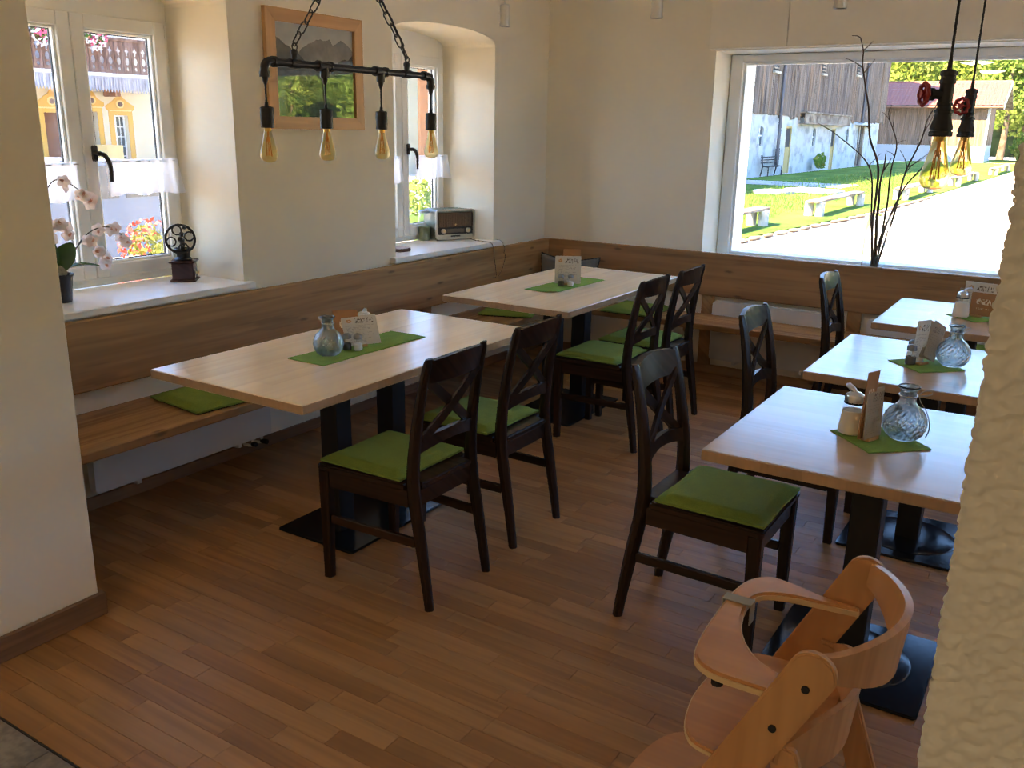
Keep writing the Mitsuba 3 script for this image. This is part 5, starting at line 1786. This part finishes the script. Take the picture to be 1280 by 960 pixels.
for i, (x, y, h) in enumerate(((11.2, 11.6, 1.0), (13.6, 9.4, .92), (9.0, 13.9, 1.05))):
    sh_ = thing('hazel_shrub', ('big leafy hazel shrub beyond the forecourt, middle one of three', 'big leafy hazel shrub beyond the forecourt, nearest the house', 'big leafy hazel shrub beyond the forecourt, nearest the road')[i], 'shrub')
    put('stems', cat([tube([(x + .2 * math.cos(a), y + .2 * math.sin(a), G), (x + .5 * math.cos(a), y + .5 * math.sin(a), 1.2 * h)], .035, 6) for a in np.linspace(0, 6.28, 7)[:-1]]), 'm_trunk', sh_)
    put('leaves', leaf_cloud([((x, y, 2.0 * h), (1.25, 1.25, 1.75 * h)), ((x, y, 1.6 * h), (.9, .9, 1.2 * h))], 2600, .10, 500 + i, .45), LEAF[1 if i != 1 else 0], sh_)

# ------------------------------------------------------------------ the shed with the red tiled roof
shed = thing('shed', 'wooden shed with a red tiled roof and white plinth standing beyond the barn', 'shed')
SX0, SX1, SY = -12.2, -4.0, 71.5
put('plinth', rb(SX0, SX1, SY, SY + 6, G, 1.06, .02), 'm_plinth', shed)
ms, x = [], SX0
while x < SX1 - .02:
    w = min(.24 + .08 * rg.random(), SX1 - x)
    ms.append(bx(x, x + w - .012, SY - .015 - .02 * rg.random(), SY + .05, 1.02, 3.95))
    x += w
put('boards', cat(ms), 'm_shed_board', shed, kind='stuff')
put('wall', bx(SX0 + .02, SX1 - .02, SY + .05, SY + 5.95, 1.06, 3.98), 'm_shed_board', shed)
put('corner_post', rb(SX1 - .02, SX1 + .16, SY - .1, SY + .1, G, 3.95, .01), 'm_plinth', shed)
put('gable', ext_x(Polygon([(SY, 3.98), (SY + 6, 3.98), (SY + 3, 5.65)]), SX0, SX1), 'm_shed_board', shed)
RX0, RX1 = SX0 - .4, SX1 + 1.05
for s in (0, 1):
    pl_ = [(SY - .95, 3.78), (SY - .95, 3.90), (SY + 3, 5.75), (SY + 3, 5.62)] if s == 0 else [(SY + 6.95, 3.78), (SY + 6.95, 3.90), (SY + 3, 5.75), (SY + 3, 5.62)]
    put('roof_deck', ext_x(Polygon(pl_), RX0, RX1), 'm_old_wood', shed)
tile = grid_mesh(lambda u, v: ((u - .5) * .30, v * .46, .035 * np.sin(u * PI) + .02 - .02 * v), 5, 2)
slope = math.atan2(1.85, 3.95)
trs = []
for j in range(10):
    for i in range(int((RX1 - RX0) / .29)):
        m = turn(tile, [1, 0, 0], slope)
        q = j * .43
        trs.append(shift(m, RX0 + .16 + i * .29, SY - .98 + q * math.cos(slope), 3.905 + q * math.sin(slope)))
put('roof_tiles', cat(trs), 'm_roof_tile', shed, kind='stuff')
put('ridge', cyl((RX0, SY + 3, 5.78), (RX1, SY + 3, 5.78), .10, 10), 'm_roof_tile', shed, smooth=40)
put('gutter', cyl((RX0, SY - 1.0, 3.80), (RX1, SY - 1.0, 3.80), .07, 10), 'm_brown_beam', shed, smooth=40)
put('barge_board', ext_x(Polygon([(SY - .97, 3.66), (SY - .97, 3.92), (SY + 3, 5.80), (SY + 3, 5.52)]), RX1, RX1 + .06), 'm_plinth', shed)

# ------------------------------------------------------------------ the painted house seen through the left window
house = thing('painted_house', 'cream farmhouse with a carved wooden balcony and ochre painted door surrounds', 'house')
HX = -28.16
hp = sbox(2.0, G, 18.2, 9.0)
HOLES = [(15.68, 16.28, G + .1, 1.90), (14.62, 15.02, .3, 2.0), (12.95, 13.62, G + .1, 1.93), (10.6, 11.3, G + .1, 1.93)]
for a, b, z0, z1 in HOLES:
    hp = hp.difference(sbox(a, z0, b, z1))
put('wall', ext_x(hp, HX - .4, HX), 'm_cream_house', house)
for i, (a, b, z0, z1) in enumerate(HOLES):
    if i == 0:
        d = put('glazed_door', cat(rb(HX - .30, HX - .2, a, a + .24, z0, z1, .01), rb(HX - .30, HX - .2, b - .04, b, z0, z1, .01), rb(HX - .30, HX - .2, a + .24, b - .04, z1 - .06, z1, .01)), 'm_white_paint', house, label='white glazed door')
        put('pane', rb(HX - .28, HX - .26, a + .24, b - .04, z0, z1 - .06, .004), 'm_far_glass', d)
        for k in range(4):
            put('muntin', rb(HX - .26, HX - .22, a + .24, b - .04, z1 - .45 - k * .36, z1 - .41 - k * .36, .004), 'm_white_paint', d)
        put('muntin', rb(HX - .26, HX - .22, (a + .24 + b - .04) / 2 - .018, (a + .24 + b - .04) / 2 + .018, z0, z1 - .06, .004), 'm_white_paint', d)
    else:
        put('dark_door', rb(HX - .34, HX - .26, a, b, z0, z1, .01), 'm_brown_beam', house, label='dark brown door')
    sa, sb_ = a - .20, b + .20
    sr = Polygon([(sa, z0), (sa, z1 + .16), (sa - .10, z1 + .22), (sa - .10, z1 + .34), (sa + .06, z1 + .42), (sa + .18, z1 + .50), ((a + b) / 2 - .16, z1 + .62), ((a + b) / 2, z1 + .80), ((a + b) / 2 + .16, z1 + .62), (sb_ - .18, z1 + .50), (sb_ - .06, z1 + .42), (sb_ + .10, z1 + .34), (sb_ + .10, z1 + .22), (sb_, z1 + .16), (sb_, z0)]).difference(sbox(a, z0 - 1, b, z1))
    s_ = put('painted_surround', ext_x(sr, HX, HX + .03), 'm_ochre', house, label='ochre baroque surround')
    put('cartouche', ext_x(affinity.scale(Point((a + b) / 2, z1 + .40).buffer(1, 12), .17, .15), HX + .03, HX + .05), 'm_ochre_light', s_)
    put('emblem', ext_x(affinity.scale(Point((a + b) / 2, z1 + .39).buffer(1, 12), .10, .09), HX + .05, HX + .06), 'm_balcony', s_)
    put('lintel_line', rb(HX + .03, HX + .045, sa + .02, sb_ - .02, z1 + .14, z1 + .19, .004), 'm_ochre_light', s_)
put('upper_wall', bx(HX, HX + .02, 2.0, 18.2, 3.3, 7.2), 'm_white_paint', house)
put('planter_wall', rb(HX, HX + .8, 14.75, 15.42, G, .82, .02), 'm_ochre_light', house)
bal = put('balcony', rb(HX, -27.10, 2.0, 16.6, 3.10, 3.24, .01), 'm_brown_beam', house)
put('edge_board', rb(-27.14, -27.06, 2.0, 16.6, 3.22, 3.34, .01), 'm_white_paint', bal, label='white edge board')
fr = unary_union([sbox(2.0 + i * .12, 2.80, 2.0 + i * .12 + .105, 3.22) for i in range(122)] + [Polygon([(2.0 + i * .12, 2.81), (2.0 + i * .12 + .0525, 2.68), (2.0 + i * .12 + .105, 2.81)]) for i in range(122)])
put('fringe_boards', ext_x(fr, -27.12, -27.08), 'm_fringe', bal, kind='stuff')
for i in range(43):
    y0 = 2.0 + i * .34
    b_ = sbox(y0, 3.34, y0 + .32, 4.46)
    c = y0 + .16
    cut = unary_union([Polygon([(c, 4.28), (c + .035, 4.17), (c + .09, 4.13), (c + .035, 4.09), (c + .02, 3.98), (c - .02, 3.98), (c - .035, 4.09), (c - .09, 4.13), (c - .035, 4.17)]), affinity.scale(Point(c, 3.78).buffer(1, 8), .075, .12), Point(c, 3.52).buffer(.05, 6)]).buffer(.012)
    if y0 > 11.0:
        put('balustrade_board', ext_x(b_.difference(cut), -27.14, -27.10), 'm_balcony', bal)
put('balustrade_board', bx(-27.14, -27.10, 2.0, 11.2, 3.34, 4.46), 'm_balcony', bal)
put('hand_rail', rb(-27.20, -27.04, 2.0, 16.6, 4.46, 4.56, .01), 'm_balcony', bal)
put('beam', rb(HX, -27.4, 15.35, 15.55, 2.55, 3.10, .01), 'm_brown_beam', bal)
put('beam', rb(HX, -27.4, 12.2, 15.35, 2.86, 3.10, .01), 'm_brown_beam', bal)
put('roof', ext_y(Polygon([(HX + 2.4, 7.4), (HX + 2.4, 7.6), (HX - 6, 12), (HX - 6, 11.8)]), 1.0, 19.5), 'm_dark_roof', house)
for i, y in enumerate(np.arange(11.0, 14.2, .95)):
    fb = thing('flower_box', 'balcony flower box overflowing with pink and white flowers', 'flower box', 'flower boxes on the carved balcony')
    put('trough', rb(-27.035, -26.80, y, y + .88, 4.30, 4.452, .01), 'm_brown_beam', fb)
    put('leaves', leaf_cloud([((-26.70, y + .44, 4.55), (.22, .38, .36))], 420, .07, 40 + i), LEAF[1], fb)
    put('pink_flowers', leaf_cloud([((-26.66, y + .42 + .05 * (i % 2), 4.52), (.24, .36, .36))], 170, .075, 60 + i, .1), plain('m_pink', (.75, .10, .22), .8) if i == 0 else 'm_pink', fb, label='pink flowers')
    put('white_flowers', leaf_cloud([((-26.66, y + .46 - .06 * (i % 2), 4.42), (.24, .36, .40))], 130, .07, 80 + i, .1), plain('m_white_flower', (.80, .78, .76), .8) if i == 0 else 'm_white_flower', fb, label='white flowers')

# house glimpsed through the arched window
h2 = thing('pale_house', 'pale mint house with an orange-brown corner post seen through the arched window', 'house')
plain('m_mint', (.44, .51, .44), .9)
plain('m_cream2', (.70, .66, .55), .9)
plain('m_corner', (.52, .26, .13), .8)
put('wall', bx(-20.4, -20.0, 19.0, 23.8, G, 5.6), 'm_mint', h2)
put('side_wall', bx(-20.4, -20.0, 24.35, 29.0, G, 5.6), 'm_cream2', h2)
put('corner_post', rb(-20.4, -19.9, 23.8, 24.35, G, 5.6, .02), 'm_corner', h2)
put('roof', ext_y(Polygon([(-18.8, 5.3), (-18.8, 5.5), (-25, 8.4), (-25, 8.2)]), 18.2, 29.6), 'm_dark_roof', h2)
put('gable', bx(-29.0, -20.4, 28.6, 29.0, G, 5.6), 'm_cream2', h2)
put(_claim('garden_bush', 'small yellow-green bush on the ground before the pale house', 'bush'), leaf_cloud([((-7.75, 8.25, .31), (.30, .36, .36))], 700, .05, 77), LEAF[2])

# car and flower bed outside the left window
car = thing('parked_car', 'pale blue-grey car parked outside the left window', 'car')
CX, CY = -7.2, .9
plain('m_car', (.13, .165, .23), .3, .5, clearcoat=.5)
side = Polygon([(-2.05, .25), (2.0, .25), (2.08, .55), (1.98, .78), (1.25, .90), (.70, 1.36), (-.80, 1.40), (-1.55, .98), (-2.02, .86), (-2.10, .55)]).buffer(-.06).buffer(.06)
CMX = np.eye(4)
CMX[:3, 3] = (CX, CY, G)


def along_y(poly, a, b):
    m = ext_x(poly, a, b)
    return m


put('body', along_y(side, -.80, .80), 'm_car', car, CMX, smooth=20)
for s in (-1, 1):
    for a, b in ((Polygon([(-1.35, .95), (-.75, 1.33), (-.10, 1.33), (-.10, .95)]), 0), (Polygon([(0, .95), (0, 1.33), (.62, 1.30), (1.05, .95)]), 0)):
        put('window', along_y(a, *sorted((s * .795, s * .81))), 'm_far_glass', car, CMX)
    for y in (-1.28, 1.28):
        w_ = put('wheel', lathe([(0, -.10), (.26, -.10), (.315, -.08), (.315, .08), (.26, .10), (0, .10)], 24).apply_transform(trimesh.transformations.rotation_matrix(PI / 2, [0, 1, 0])).apply_translation([s * .74, y, .316]), 'm_opening', car, CMX, smooth=30)
        put('hub_cap', lathe([(0, -.115), (.17, -.11), (.17, .11), (0, .115)], 20).apply_transform(trimesh.transformations.rotation_matrix(PI / 2, [0, 1, 0])).apply_translation([s * .74, y, .316]), 'm_steel', w_, CMX, smooth=30)
fbed = thing('flower_bed_box', 'wooden flower box with yellow-green leaves and red flowers outside the left window', 'flower box')
put('trough', rb(-2.40, -2.05, -2.20, -1.25, .16, .44, .01), 'm_brown_beam', fbed)
put('stand', cat(rb(-2.36, -2.10, -2.1, -2.0, G, .16, .01), rb(-2.36, -2.10, -1.45, -1.35, G, .16, .01)), 'm_brown_beam', fbed)
put('leaves', leaf_cloud([((-2.22, -1.84, .72), (.15, .14, .20)), ((-2.22, -1.60, .62), (.16, .30, .18))], 1300, .022, 91), plain('m_lime', (.27, .31, .05), .7), fbed, label='yellow-green leaves')
put('red_flowers', leaf_cloud([((-2.2, -1.97, .76), (.12, .09, .14)), ((-2.2, -1.84, .90), (.12, .16, .06)), ((-2.15, -1.95, .58), (.10, .20, .08))], 260, .022, 92, .15), plain('m_redflower', (.48, .075, .06), .7), fbed, label='red flowers')
